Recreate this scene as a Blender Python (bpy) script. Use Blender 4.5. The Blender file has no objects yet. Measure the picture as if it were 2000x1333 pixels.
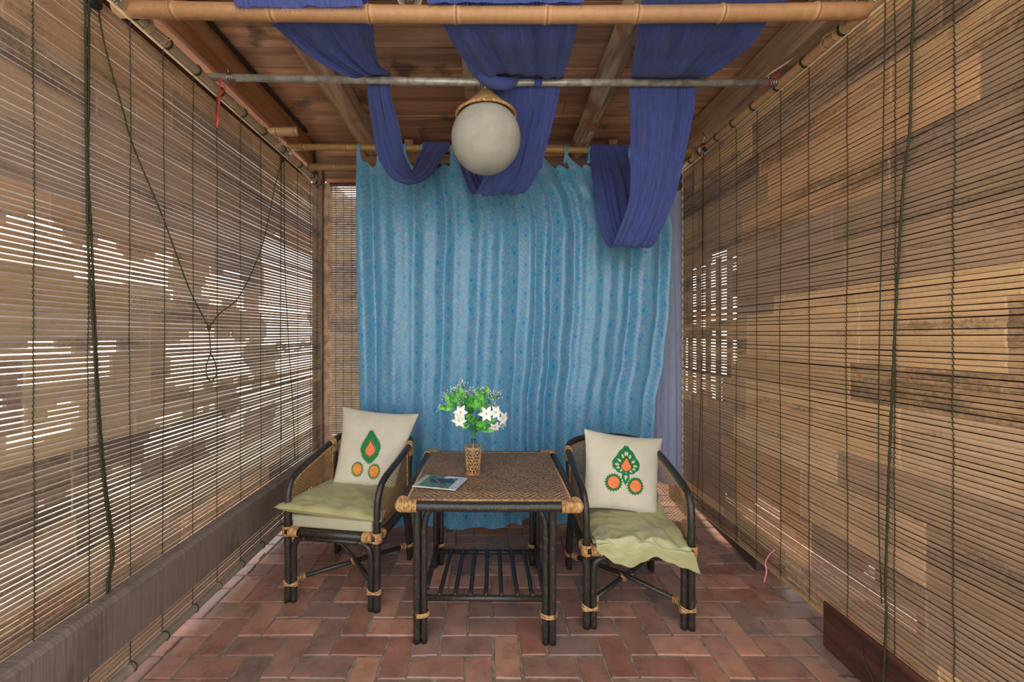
import bpy, math, random
from mathutils import Vector, Matrix, noise
random.seed(7)
R = random.Random(11)
PI = math.pi
C = bpy.context.scene.collection
sc = bpy.context.scene

# ------------------------------------------------------------------ camera, world, light, exposure
H = 1.5            # eye height
F = 800.0          # focal length in pixels of the 2000 px wide frame
cam_d = bpy.data.cameras.new('camera'); cam = bpy.data.objects.new('camera', cam_d); C.objects.link(cam)
cam.location = (0, 0, H); cam.rotation_euler = (PI/2, 0, 0)
cam_d.sensor_width = 36; cam_d.lens = F/2000*36
cam_d.shift_x = .025; cam_d.shift_y = -.00575
cam_d.clip_start = .05; cam_d.clip_end = 200
sc.camera = cam

w = bpy.data.worlds.new('sky'); sc.world = w; w.use_nodes = True
nt = w.node_tree; nt.nodes.clear()
wo = nt.nodes.new('ShaderNodeOutputWorld'); bg = nt.nodes.new('ShaderNodeBackground')
tc = nt.nodes.new('ShaderNodeTexCoord'); sx = nt.nodes.new('ShaderNodeSeparateXYZ'); rp = nt.nodes.new('ShaderNodeValToRGB')
nt.links.new(tc.outputs['Generated'], sx.inputs[0]); nt.links.new(sx.outputs[2], rp.inputs[0])
rp.color_ramp.elements[0].position = 0; rp.color_ramp.elements[0].color = (1.0, .96, .92, 1)
rp.color_ramp.elements[1].position = .6; rp.color_ramp.elements[1].color = (.80, .90, 1.0, 1)
nt.links.new(rp.outputs[0], bg.inputs[0]); bg.inputs[1].default_value = 2.3
nt.links.new(bg.outputs[0], wo.inputs[0])

sun_d = bpy.data.lights.new('sun', 'SUN'); sun = bpy.data.objects.new('sun', sun_d); C.objects.link(sun)
sun_d.energy = 5.0; sun_d.angle = math.radians(3); sun_d.color = (1, .95, .87)
sun.rotation_euler = (math.radians(-28), math.radians(4), 0)     # high sun from beyond the back wall: only the ground outside is lit directly

vs = sc.view_settings
vs.view_transform = 'Standard'; vs.look = 'None'; vs.gamma = 1; vs.use_curve_mapping = False
vs.exposure = 0.38

# ------------------------------------------------------------------ helpers
def lin(c):
    return tuple(((x/255)/12.92 if x/255 <= .04045 else ((x/255+.055)/1.055)**2.4) for x in c)
def at(px, py, Y):
    """photo pixel at depth Y -> world point"""
    return Vector(((px-950)*Y/F, Y, H+(655-py)*Y/F))
def cr(P, n):
    """Catmull-Rom through the points, n samples per span"""
    P = [Vector(p) for p in P]
    if len(P) < 3:
        return [P[0].lerp(P[1], i/n) for i in range(n+1)]
    out = []
    for i in range(len(P)-1):
        p0 = P[i-1] if i else P[0]*2-P[1]; p1 = P[i]; p2 = P[i+1]
        p3 = P[i+2] if i+2 < len(P) else P[-1]*2-P[-2]
        for k in range(n):
            t = k/n
            out.append(.5*((2*p1)+(-p0+p2)*t+(2*p0-5*p1+4*p2-p3)*t*t+(-p0+3*p1-3*p2+p3)*t**3))
    out.append(P[-1]); return out

class MB:
    def __init__(s): s.v = []; s.f = []; s.m = []; s.c = []; s.uv = []
    def face(s, idx, m=0, col=None, uv=None):
        s.f.append(idx); s.m.append(m); s.c.append(col); s.uv.append(uv)
    def box(s, lo, hi, m=0, col=None):
        b = len(s.v); x0, y0, z0 = lo; x1, y1, z1 = hi
        s.v += [(x0,y0,z0),(x1,y0,z0),(x1,y1,z0),(x0,y1,z0),(x0,y0,z1),(x1,y0,z1),(x1,y1,z1),(x0,y1,z1)]
        for q in ((0,3,2,1),(4,5,6,7),(0,1,5,4),(1,2,6,5),(2,3,7,6),(3,0,4,7)): s.face([b+i for i in q], m, col)
    def hexa(s, P, m=0, col=None):
        b = len(s.v); s.v += [tuple(p) for p in P]
        for q in ((0,3,2,1),(4,5,6,7),(0,1,5,4),(1,2,6,5),(2,3,7,6),(3,0,4,7)): s.face([b+i for i in q], m, col)
    def tube(s, P, r, seg=10, m=0, col=None, cap=True, cols=None, flat=1.0, up=None):
        P = [Vector(p) for p in P]; n = len(P)
        if not hasattr(r, '__len__'): r = [r]*n
        T = [(P[min(i+1, n-1)]-P[max(i-1, 0)]).normalized() for i in range(n)]
        a = Vector(up) if up else (Vector((0,0,1)) if abs(T[0].z) < .9 else Vector((1,0,0)))
        N = (a-T[0]*a.dot(T[0])).normalized(); b = len(s.v)
        for i in range(n):
            N = (N-T[i]*N.dot(T[i])).normalized(); B = T[i].cross(N)
            for k in range(seg):
                an = 2*PI*k/seg
                s.v.append(tuple(P[i]+(N*math.cos(an)*flat+B*math.sin(an))*r[i]))
        for i in range(n-1):
            cc = cols[i] if cols else col
            for k in range(seg):
                k2 = (k+1) % seg
                s.face([b+i*seg+k, b+i*seg+k2, b+(i+1)*seg+k2, b+(i+1)*seg+k], m, cc)
        if cap:
            s.face([b+k for k in range(seg)][::-1], m, cols[0] if cols else col)
            s.face([b+(n-1)*seg+k for k in range(seg)], m, cols[-1] if cols else col)
    def lathe(s, prof, c=(0,0,0), seg=32, m=0, ax=None, col=None):
        b = len(s.v); n = len(prof)
        for r, z in prof:
            for k in range(seg):
                an = 2*PI*k/seg; s.v.append((c[0]+r*math.cos(an), c[1]+r*math.sin(an), c[2]+z))
        for i in range(n-1):
            for k in range(seg):
                k2 = (k+1) % seg
                s.face([b+i*seg+k, b+i*seg+k2, b+(i+1)*seg+k2, b+(i+1)*seg+k], m, col)
    def torus(s, c, ax, r, t, seg=20, sg=6, m=0, r2=None, up=None, col=None):
        ax = Vector(ax).normalized(); a = Vector(up) if up else (Vector((0,0,1)) if abs(ax.z) < .9 else Vector((1,0,0)))
        U = (a-ax*a.dot(ax)).normalized(); V = ax.cross(U); r2 = r2 or r; b = len(s.v); c = Vector(c)
        for i in range(seg):
            A = 2*PI*i/seg; o = c+U*math.cos(A)*r+V*math.sin(A)*r2
            nn = (U*math.cos(A)*r2+V*math.sin(A)*r).normalized()
            for k in range(sg):
                K = 2*PI*k/sg; s.v.append(tuple(o+nn*math.cos(K)*t+ax*math.sin(K)*t))
        for i in range(seg):
            i2 = (i+1) % seg
            for k in range(sg):
                k2 = (k+1) % sg; s.face([b+i*sg+k, b+i2*sg+k, b+i2*sg+k2, b+i*sg+k2], m, col)
    def grid(s, fn, nu, nv, m=0, uvfn=None, flip=False, mfn=None, closed=False):
        b = len(s.v)
        for j in range(nv+1):
            for i in range(nu+1): s.v.append(tuple(fn(i/nu, j/nv)))
        for j in range(nv):
            for i in range(nu):
                q = [b+j*(nu+1)+i, b+j*(nu+1)+i+1, b+(j+1)*(nu+1)+i+1, b+(j+1)*(nu+1)+i]
                uv = [uvfn(i/nu, j/nv), uvfn((i+1)/nu, j/nv), uvfn((i+1)/nu, (j+1)/nv), uvfn(i/nu, (j+1)/nv)] if uvfn else None
                if flip: q = q[::-1]; uv = uv[::-1] if uv else None
                s.face(q, mfn(i/nu, j/nv) if mfn else m, None, uv)
    def sphere(s, c, r, m=0, seg=12, rings=8, sc3=(1,1,1), col=None):
        b = len(s.v)
        for j in range(rings+1):
            ph = PI*j/rings
            for k in range(seg):
                an = 2*PI*k/seg
                s.v.append((c[0]+r*sc3[0]*math.sin(ph)*math.cos(an), c[1]+r*sc3[1]*math.sin(ph)*math.sin(an), c[2]+r*sc3[2]*math.cos(ph)))
        for j in range(rings):
            for k in range(seg):
                k2 = (k+1) % seg; s.face([b+j*seg+k, b+(j+1)*seg+k, b+(j+1)*seg+k2, b+j*seg+k2], m, col)
    def build(s, name, mats, parent=None, smooth=True, origin=None):
        me = bpy.data.meshes.new(name)
        v = s.v
        if origin is not None: ox, oy, oz = origin; v = [(a-ox, b-oy, c-oz) for a, b, c in v]
        me.from_pydata(v, [], s.f); me.validate(clean_customdata=False)
        if not isinstance(mats, (list, tuple)): mats = [mats]
        for m in mats: me.materials.append(m)
        if len(me.polygons) == len(s.f):
            me.polygons.foreach_set('material_index', s.m)
            if any(c is not None for c in s.c):
                at_ = me.color_attributes.new('Col', 'FLOAT_COLOR', 'CORNER'); dat = []
                for fc, c in zip(s.f, s.c):
                    c = c if c is not None else (1, 1, 1, 0)
                    c = tuple(c)+(0,) if len(c) == 3 else tuple(c)
                    dat += list(c)*len(fc)
                at_.data.foreach_set('color', dat)
            if any(u is not None for u in s.uv):
                ul = me.uv_layers.new(name='UVMap'); dat = []
                for fc, u in zip(s.f, s.uv):
                    for k in range(len(fc)): dat += list(u[k]) if u else [0, 0]
                ul.data.foreach_set('uv', dat)
        me.polygons.foreach_set('use_smooth', [smooth]*len(me.polygons))
        o = bpy.data.objects.new(name, me); C.objects.link(o)
        if origin is not None: o.location = origin
        if parent: o.parent = parent
        return o

def tag(o, label, cat, group=None, kind=None):
    o['label'] = label; o['category'] = cat
    if group: o['group'] = group
    if kind: o['kind'] = kind
    return o
def thing(name, label, cat, loc=(0,0,0), rotz=0, group=None):
    o = bpy.data.objects.new(name, None); C.objects.link(o); o.empty_display_size = .1
    o.location = loc; o.rotation_euler = (0, 0, rotz)
    return tag(o, label, cat, group)
def struct(name, mb, m, smooth=False):
    o = mb.build(name, m, smooth=smooth); o['kind'] = 'structure'; return o
def copy_tree(o, parent=None):
    c = o.copy(); C.objects.link(c)
    if parent: c.parent = parent
    for ch in [x for x in o.children]: copy_tree(ch, c)
    return c
def bevel(o, w_=.004, seg=2):
    m = o.modifiers.new('bevel', 'BEVEL'); m.width = w_; m.segments = seg; m.limit_method = 'ANGLE'; return o

# ------------------------------------------------------------------ materials
class E:
    """tiny node-expression wrapper"""
    def __init__(s, t, sock): s.t = t; s.k = sock
    def _b(s, op, o=None, c=None):
        n = s.t.nodes.new('ShaderNodeMath'); n.operation = op; s.t.links.new(s.k, n.inputs[0])
        for i, q in ((1, o), (2, c)):
            if q is None: continue
            if isinstance(q, E): s.t.links.new(q.k, n.inputs[i])
            else: n.inputs[i].default_value = q
        return E(s.t, n.outputs[0])
    def __add__(s, o): return s._b('ADD', o)
    def __sub__(s, o): return s._b('SUBTRACT', o)
    def __mul__(s, o): return s._b('MULTIPLY', o)
    def __truediv__(s, o): return s._b('DIVIDE', o)
    def f(s, op, o=None, c=None): return s._b(op, o, c)
    def ss(s, a, b):
        n = s.t.nodes.new('ShaderNodeMapRange'); n.interpolation_type = 'SMOOTHSTEP'
        s.t.links.new(s.k, n.inputs[0]); n.inputs[1].default_value = a; n.inputs[2].default_value = b
        return E(s.t, n.outputs[0])
class Mat:
    def __init__(s, name, rough=.7, spec=.4, metal=0, sheen=0):
        s.m = bpy.data.materials.new(name); s.m.use_nodes = True; s.t = s.m.node_tree
        s.b = s.t.nodes['Principled BSDF']; s.b.inputs['Roughness'].default_value = rough
        s.b.inputs['Specular IOR Level'].default_value = spec; s.b.inputs['Metallic'].default_value = metal
        s.b.inputs['Sheen Weight'].default_value = sheen
        s.tc = s.t.nodes.new('ShaderNodeTexCoord')
    def coord(s, kind='Object', scale=(1,1,1)):
        mp = s.t.nodes.new('ShaderNodeMapping'); mp.inputs['Scale'].default_value = scale
        s.t.links.new(s.tc.outputs[kind], mp.inputs[0]); return mp.outputs[0]
    def noise(s, co, scale=5, detail=4, rough=.55, dist=0):
        n = s.t.nodes.new('ShaderNodeTexNoise'); n.inputs['Scale'].default_value = scale
        n.inputs['Detail'].default_value = detail; n.inputs['Roughness'].default_value = rough; n.inputs['Distortion'].default_value = dist
        s.t.links.new(co, n.inputs['Vector']); return E(s.t, n.outputs[0])
    def voro(s, co, scale=20, feat='F1'):
        n = s.t.nodes.new('ShaderNodeTexVoronoi'); n.feature = feat; n.inputs['Scale'].default_value = scale
        s.t.links.new(co, n.inputs['Vector']); return E(s.t, n.outputs[0])
    def attr(s, name='Col'):
        n = s.t.nodes.new('ShaderNodeAttribute'); n.attribute_name = name; return n
    def rgb(s, c):
        n = s.t.nodes.new('ShaderNodeRGB'); n.outputs[0].default_value = (*c, 1); return n.outputs[0]
    def mix(s, fac, a, b, mode='MIX'):
        n = s.t.nodes.new('ShaderNodeMix'); n.data_type = 'RGBA'; n.blend_type = mode
        if isinstance(fac, E): s.t.links.new(fac.k, n.inputs[0])
        else: n.inputs[0].default_value = fac
        for i, q in ((6, a), (7, b)):
            if isinstance(q, tuple): n.inputs[i].default_value = (*q, 1)
            else: s.t.links.new(q, n.inputs[i])
        return n.outputs[2]
    def scale(s, col, e):
        """multiply a colour by a scalar expression"""
        n = s.t.nodes.new('ShaderNodeVectorMath'); n.operation = 'SCALE'
        s.t.links.new(col, n.inputs[0]); s.t.links.new(e.k, n.inputs['Scale']); return n.outputs[0]
    def color(s, sock): s.t.links.new(sock, s.b.inputs['Base Color'])
    def rough(s, e): s.t.links.new(e.k, s.b.inputs['Roughness'])
    def bump(s, e, strength=.3, dist=.002):
        n = s.t.nodes.new('ShaderNodeBump'); n.inputs['Strength'].default_value = strength; n.inputs['Distance'].default_value = dist
        s.t.links.new(e.k, n.inputs['Height']); s.t.links.new(n.outputs[0], s.b.inputs['Normal'])

def simple(name, c, rough=.7, spec=.4, metal=0, c2=None, ns=8, stretch=(1,1,1), bump=0, lo=.35, hi=.65, sheen=0, detail=5):
    M = Mat(name, rough, spec, metal, sheen)
    if c2 is None: c2 = tuple(x*.8 for x in c)
    co = M.coord('Object', stretch); n = M.noise(co, ns, detail)
    M.color(M.mix(n.ss(lo, hi), lin(c), lin(c2)))
    if bump: M.bump(n, bump, .004)
    return M.m

def wood(name, c, c2, axis, dirt=None, rough=.75, ns=5, bump=.35, attr=False, dirt_amt=(.55,.7)):
    st = [10, 10, 10]; st['XYZ'.index(axis)] = .8
    M = Mat(name, rough, .3); co = M.coord('Object', tuple(st))
    n = M.noise(co, ns*.3, 8, .6, .4); big = M.noise(M.coord('Object', (1.2,1.2,1.2)), 2.5, 5)
    col = M.mix(n.ss(.35, .68), lin(c), lin(c2))
    if attr: col = M.mix(1.0, col, M.attr().outputs['Color'], 'MULTIPLY')
    if dirt: col = M.mix(big.ss(*dirt_amt), col, lin(dirt))
    fine = M.noise(co, 14, 3)
    col = M.scale(col, fine*.3+.85)
    M.color(col); M.bump(n+fine*.4, bump, .004); return M.m

# bamboo slats: colour attribute holds each internode's tone and the left blind's backlit darkening, alpha its mould
M = Mat('split_bamboo', .55, .35)
a = M.attr(); al = E(M.t, a.outputs['Alpha'])
co = M.coord('Object', (1, 1, 1)); nz = M.noise(M.coord('Object', (3, 3, 60)), 2.0, 5, .6)
m1 = M.noise(M.coord('Object', (1.6, 1.6, 9)), 2.2, 7, .72); m2 = M.noise(co, 60, 4, .7)
m3 = M.noise(M.coord('Object', (.5, .5, 5.5)), 1.6, 4, .55)
mask = ((m1*.5+m2*.34+m3*.55)+(al*.26)).ss(.72, .88)
col = M.scale(a.outputs['Color'], nz*.7+m2*.5+.38)
col = M.mix(mask*.66, col, lin((62, 50, 44)))
pale = M.noise(co, 14, 5, .7).ss(.62, .72)
col = M.mix(pale*.22, col, lin((205, 190, 165)))
M.color(col); M.bump(nz, .15, .001); BAM_SLAT = M.m

# bamboo pole / cane tubes with colour attribute
M = Mat('bamboo_pole', .42, .45)
a = M.attr(); n1 = M.noise(M.coord('Object', (6, 6, 6)), 6, 5, .6)
col = M.scale(a.outputs['Color'], n1*.6+.7); M.color(col); M.bump(n1, .1, .002); POLE = M.m

M = Mat('dark_rattan', .3, .5)
n1 = M.noise(M.coord('Object', (14, 14, 5)), 9, 6, .65); n2 = M.noise(M.coord('Object', (1,1,1)), 45, 5, .7)
col = M.mix(n1.ss(.50, .68), lin((40, 36, 32)), lin((78, 64, 52)))
col = M.mix(n2.ss(.62, .76)*.7, col, lin((112, 92, 72)))
M.color(col); M.rough(n2*.35+.2); M.bump(n1, .2, .002); RATTAN = M.m

WRAP = simple('rattan_binding', (206, 160, 104), .55, .35, c2=(150, 104, 60), ns=70, bump=.2)
M = Mat('cane_weave', .5, .4)
n1 = M.noise(M.coord('Object'), 130, 3)
M.color(M.mix(n1.ss(.35, .65), lin((190, 146, 92)), lin((140, 98, 56)))); CANE = M.m
M = Mat('woven_table_panel', .45, .4)
a = M.attr(); n1 = M.noise(M.coord('Object'), 90, 3); n2 = M.noise(M.coord('Object'), 5, 4)
col = M.scale(a.outputs['Color'], n1*.8+.6); col = M.mix(n2.ss(.45, .75)*.35, col, lin((78, 62, 54)))
M.color(col); TWEAVE = M.m

# brick floor
M = Mat('terracotta_brick', .5, .45)
a = M.attr(); co = M.coord('Object'); n1 = M.noise(co, 9, 7, .65); n2 = M.noise(co, 70, 4, .7); n3 = M.noise(co, 2.2, 4)
col = M.scale(a.outputs['Color'], n1*1.7+.20)
col = M.mix(n1.ss(.58, .72)*.45, col, lin((188, 116, 86)))
col = M.mix(n3.ss(.35, .70)*.45, col, lin((140, 118, 104)))
col = M.mix(n2.ss(.64, .72)*.5, col, lin((84, 62, 54)))
M.color(col); M.rough(n1*.5+.06); M.bump(n1*.8+n2*.5, .5, .004); BRICK = M.m
MORTAR = simple('mortar', (158, 142, 120), .9, .2, c2=(122, 108, 90), ns=25, bump=.4)

CEIL = wood('ceiling_planks', (190, 144, 116), (146, 106, 84), 'X', (106, 80, 66), attr=True)
BEAM = wood('weathered_beam', (192, 158, 128), (142, 110, 86), 'Y', (112, 90, 74))
BEAM_OR = wood('orange_beam', (164, 112, 74), (128, 84, 54), 'Y')
LOG = wood('bark_log', (196, 170, 142), (122, 98, 80), 'Y', (150, 104, 72), bump=.9, dirt_amt=(.5,.6))
LITWOOD = wood('wood_lit_from_below', (214, 158, 126), (184, 124, 92), 'X')  # light caught from below is painted into these boards' colour
LITSTRIP = wood('lit_edge_strip', (190, 140, 114), (158, 108, 86), 'Y')  # lit lower edge of the beam, painted as a paler tone
DARKW = wood('dark_wood', (88, 66, 54), (52, 40, 34), 'Y')
DARKWX = wood('dark_wood_cross', (150, 116, 92), (98, 74, 60), 'X')
POSTM = wood('grey_post', (128, 108, 92), (84, 68, 58), 'Z')
REDW = wood('red_brown_beam', (98, 58, 44), (62, 36, 30), 'Y')
PLANK = Mat('saw_marked_plank', .65, .35)
M = PLANK; n1 = M.noise(M.coord('Object', (3, 70, 3)), 1.6, 4, .6); n2 = M.noise(M.coord('Object'), 5, 6, .6)
col = M.mix(n1.ss(.3, .7), lin((138, 118, 106)), lin((114, 96, 84))); col = M.mix(n2.ss(.45, .7)*.5, col, lin((84, 68, 60)))
M.color(col); M.bump(n1, .35, .003); PLANK = M.m
OUTW = wood('sky_screen_boards', (168, 158, 154), (120, 108, 104), 'Y', attr=False)
METAL = simple('galvanised_pipe', (188, 186, 178), .35, .6, .35, c2=(146, 142, 132), ns=22)
HOOKM = simple('steel_hook', (200, 200, 200), .25, .5, 1)
BLACK = simple('black_conduit', (34, 34, 38), .35, .5)
CORD = simple('green_cord', (70, 68, 48), .85, .2, c2=(44, 44, 32), ns=200)
TWINE = simple('straw_twine', (196, 168, 122), .8, .2, ns=80)
REDP = simple('red_plastic_ribbon', (182, 74, 62), .4, .5, c2=(150, 52, 46))
PINKP = simple('pink_string', (240, 160, 168), .5, .4, c2=(236, 140, 150))
WHITEP = simple('white_rag', (222, 212, 204), .8, .2, c2=(200, 150, 140), ns=20)

def cloth(name, c, c2, rough=.85, sheen=.3, weave=0, crink=.35, spec=.2):
    M = Mat(name, rough, spec, 0, sheen)
    co = M.coord('UV', (1, 1, 1)); st = M.coord('UV', (38, 5, 1))
    n = M.noise(st, 2.2, 6, .65, .5); f = M.noise(co, 420, 2)
    M.color(M.scale(M.mix(n.ss(.3, .7), lin(c), lin(c2)), f*.3+.85)); M.bump(n+f*.15, crink, .006); return M.m
INDIGO = cloth('indigo_cotton', (76, 88, 150), (58, 68, 126), .9, .12, crink=.6)
SHEER = cloth('pale_lining', (166, 172, 196), (146, 152, 180), .6, .1, crink=.15)
CREAM = simple('cream_cotton', (208, 197, 174), .85, .2, c2=(203, 191, 167), ns=12, bump=.03, sheen=.2)
OLIVE = simple('olive_cotton', (168, 158, 108), .6, .3, c2=(158, 148, 98), ns=6, bump=.15, sheen=.2)
SATIN = simple('olive_satin', (166, 160, 112), .3, .6, c2=(160, 154, 104), ns=5, bump=.02, sheen=.2)
BEIGE = simple('beige_cushion', (176, 168, 140), .8, .2, c2=(170, 162, 134), ns=8)
GREEN = simple('green_embroidery', (34, 128, 74), .7, .3, c2=(24, 104, 56), ns=120)
GREEN2 = simple('dark_green_thread', (58, 104, 34), .7, .3, ns=120)
ORANGE = simple('orange_embroidery', (240, 138, 84), .7, .3, c2=(226, 118, 66), ns=90)
AMBER = simple('amber_embroidery', (232, 150, 66), .7, .3, c2=(216, 130, 54), ns=90)
OUTLN = simple('olive_outline_thread', (168, 156, 52), .7, .3)
LEAFM = simple('leaf_green', (104, 182, 74), .4, .4, c2=(48, 128, 44), ns=45, lo=.4, hi=.6)
STEMM = simple('stem_green', (64, 118, 80), .5, .4)
PETAL = simple('white_petal', (240, 236, 228), .6, .3, c2=(226, 220, 208), ns=20)
YEL = simple('yellow_green_throat', (186, 198, 96), .6, .3)
BUD = simple('tiny_white_bud', (228, 232, 218), .6, .3)
PALE_GROUND = simple('pale_bounce_ground', (206, 198, 180), .95, .1, c2=(176, 170, 148), ns=2)  # unseen ground outside, made pale to bounce sunlight up to the ceiling

M = Mat('clear_glass', .03, .5); M.b.inputs['Transmission Weight'].default_value = 1; M.b.inputs['IOR'].default_value = 1.45
M.b.inputs['Base Color'].default_value = (.95, .97, .96, 1); GLASS = M.m

# blue damask of the big curtain: ogee medallions in UV metres
M = Mat('blue_damask_satin', .33, .55, 0, .1)
sp = M.t.nodes.new('ShaderNodeSeparateXYZ'); M.t.links.new(M.tc.outputs['UV'], sp.inputs[0])
u = E(M.t, sp.outputs[0]); v = E(M.t, sp.outputs[1])
cu = u/.125; iu = cu.f('FLOOR'); X_ = (cu.f('FRACT')-.5)*12.5
cv = v/.235+(iu*.5).f('FRACT'); Y_ = (cv.f('FRACT')-.5)*23.5
ax_ = X_.f('ABSOLUTE'); wq = (M.noise(M.coord('UV'), 55, 3)-.5)*.35
Yc = Y_+2.5
egg = (((ax_*ax_)/9.6+(Yc*Yc)/(Yc*1.1+19).f('MAXIMUM', 8.0)).f('SQRT'))+wq
dia = ax_/5.6+(Y_+.5).f('ABSOLUTE')/10.5+wq*.6
def band(e, c, w_): return (e-c).f('ABSOLUTE').ss(w_, w_*.55)
leafs = ((X_*2.6).f('COSINE')*((Y_*1.5)+(ax_*1.4)).f('SINE')).ss(.1, .55)
fil = (M.voro(M.coord('UV', (1, .5, 1)), 240)).ss(.22, .50)
fn2 = M.noise(M.coord('UV', (1, .5, 1)), 190, 3, .7)
ground = M.mix(M.noise(M.coord('UV', (8, 1.5, 1)), 2, 3).ss(.35, .65), lin((132, 150, 184)), lin((98, 148, 182)))
teal = M.mix(M.noise(M.coord('UV'), 16, 2).ss(.4, .6), lin((22, 124, 168)), lin((34, 152, 172)))
outer = dia.ss(.80, .95)
col = M.mix((leafs*.55+fil*.35).f('MINIMUM', 1.0), ground, teal)
col = M.mix(outer*.35*leafs, col, lin((40, 150, 164)))
col = M.mix(band(dia, .86, .10)*.55, col, lin((150, 146, 176)))
col = M.mix(egg.ss(1.08, .98)*.65, col, lin((60, 136, 184)))
col = M.mix(band(egg, .98, .13)*(Y_.ss(3.0, -5.0)*.7+.25), col, lin((20, 160, 184)))
col = M.mix(band(egg, .66, .09)*.55, col, lin((136, 164, 186)))
col = M.mix(egg.ss(.36, .22)*.6, col, lin((32, 100, 160)))
col = M.scale(col, fn2*.8+.60)
pat = leafs*.5+fil*.3+band(egg, .98, .13)
M.color(col); M.bump(pat, .12, .001); DAMASK = M.m

# woven white rattan ball
M = Mat('woven_white_rattan', .75, .25)
sp = M.t.nodes.new('ShaderNodeSeparateXYZ'); M.t.links.new(M.tc.outputs['UV'], sp.inputs[0])
u = E(M.t, sp.outputs[0]); v = E(M.t, sp.outputs[1])
wv = ((v*84*2*PI).f('SINE')*((u*190*2*PI)+(v*42*2*PI)).f('SINE'))
nb = M.noise(M.coord('Object'), 9, 5)
col = M.mix(wv.ss(-.75, .2), lin((128, 122, 110)), lin((200, 195, 182)))
col = M.scale(col, nb*.5+.74); M.color(col); M.bump(wv, .6, .003); BALL = M.m
M = Mat('woven_bamboo_cone', .6, .3)
co = M.coord('Object'); n1 = M.noise(co, 160, 3)
M.color(M.mix(n1.ss(.35, .65), lin((186, 148, 98)), lin((138, 100, 58)))); M.bump(n1, .3, .002); CONE = M.m

# ------------------------------------------------------------------ setting: floor, ground, ceiling, walls
XL, XR = -1.54, 1.635
# herringbone brick floor
mb = MB(); W_ = .128; g = .010
tones = [(172,116,94),(162,108,88),(186,128,104),(150,106,90),(152,108,90),(190,132,104),(160,98,76),(146,108,94),(176,122,98),(168,112,88),(156,102,82)]
def brick(x0, y0, x1, y1):
    c = lin(tones[R.randrange(len(tones))]); k = R.uniform(.70, 1.0); c = tuple(q*k for q in c)
    j = lambda: R.uniform(-.0022, .0022)
    zt = .0+R.uniform(-.0015, .0015); b = .004
    P = []
    for (dx, z) in ((0, zt-.014), (0, zt-b), (b, zt)):
        P += [(x0+g/2+dx, y0+g/2+dx, z), (x1-g/2-dx, y0+g/2+dx, z), (x1-g/2-dx, y1-g/2-dx, z), (x0+g/2+dx, y1-g/2-dx, z)]
    jj = [(j()*1.6, j()*1.6) for _ in range(4)]
    P = [(p[0]+jj[i % 4][0], p[1]+jj[i % 4][1], p[2]) for i, p in enumerate(P)]
    base = len(mb.v); mb.v += P
    for L in (0, 4):
        for k_ in range(4):
            k2 = (k_+1) % 4; mb.face([base+L+k_, base+L+k2, base+L+4+k2, base+L+4+k_], 0, c)
    mb.face([base+8, base+9, base+10, base+11], 0, c)
ox, oy = -2.4, .25
for i in range(-1, 40):
    for j in range(-1, 34):
        cc = (i-j) % 4; x = ox+i*W_; y = oy+j*W_
        if cc == 0: brick(x, y, x+2*W_, y+W_)
        elif cc == 3: brick(x, y, x+W_, y+2*W_)
n0 = len(mb.f)
b0 = len(mb.v); mb.v += [(-2.6, .1, -.006), (2.8, .1, -.006), (2.8, 4.7, -.006), (-2.6, 4.7, -.006)]; mb.face([b0, b0+1, b0+2, b0+3], 1, (1, 1, 1))
struct('floor', mb, [BRICK, MORTAR])
mb = MB(); mb.box((-14, -10, -.2), (14, 16, -.02)); struct('floor_outside_ground', mb, PALE_GROUND)

# ceiling of cross planks
mb = MB(); y = .55
while y < 3.92:
    wd = R.uniform(.175, .215); k = R.uniform(.72, 1.2); rr_ = R.uniform(.94, 1.06)
    z = 3.32+R.uniform(0, .014)
    xs = [-2.1, R.uniform(-.9, .9), 2.1]
    for q in range(2):
        kk = k*R.uniform(.85, 1.15)
        mb.box((xs[q]+.002, y, z), (xs[q+1]-.002, y+wd-.009, z+.022), 0, (kk*rr_, kk, kk/rr_))
    y += wd
struct('ceiling', mb, CEIL)
mb = MB(); mb.box((-2.1, .5, 3.36), (2.1, 4.75, 3.38)); struct('ceiling_roof_deck', mb, DARKWX)  # back eave lengthened, out of view, to keep direct sun off the floor

# back wall: header boards, jamb, boarding behind the curtain
mb = MB()
mb.box((-2.0, 3.92, 3.19), (2.0, 3.97, 3.32)); struct('trim_1', mb, LITWOOD)
mb = MB(); mb.box((-2.0, 3.86, 3.06), (2.0, 3.96, 3.19)); struct('trim_2', mb, DARKWX)
mb = MB(); mb.box((-2.0, 3.90, 2.985), (2.0, 3.96, 3.06)); struct('trim_3', mb, DARKWX)
mb = MB(); mb.box((-1.52, 3.89, 2.945), (1.9, 3.95, 2.985)); struct('trim_4', mb, LITWOOD)
mb = MB(); mb.box((-1.56, 3.89, 0), (-1.487, 3.95, 2.945)); struct('trim_5', mb, BEAM)
mb = MB()
for k in range(10):
    x0 = -.72+k*.2; mb.box((x0, 3.93, 0), (x0+.195, 3.96, 2.95))
struct('wall_back', mb, POSTM)
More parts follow.
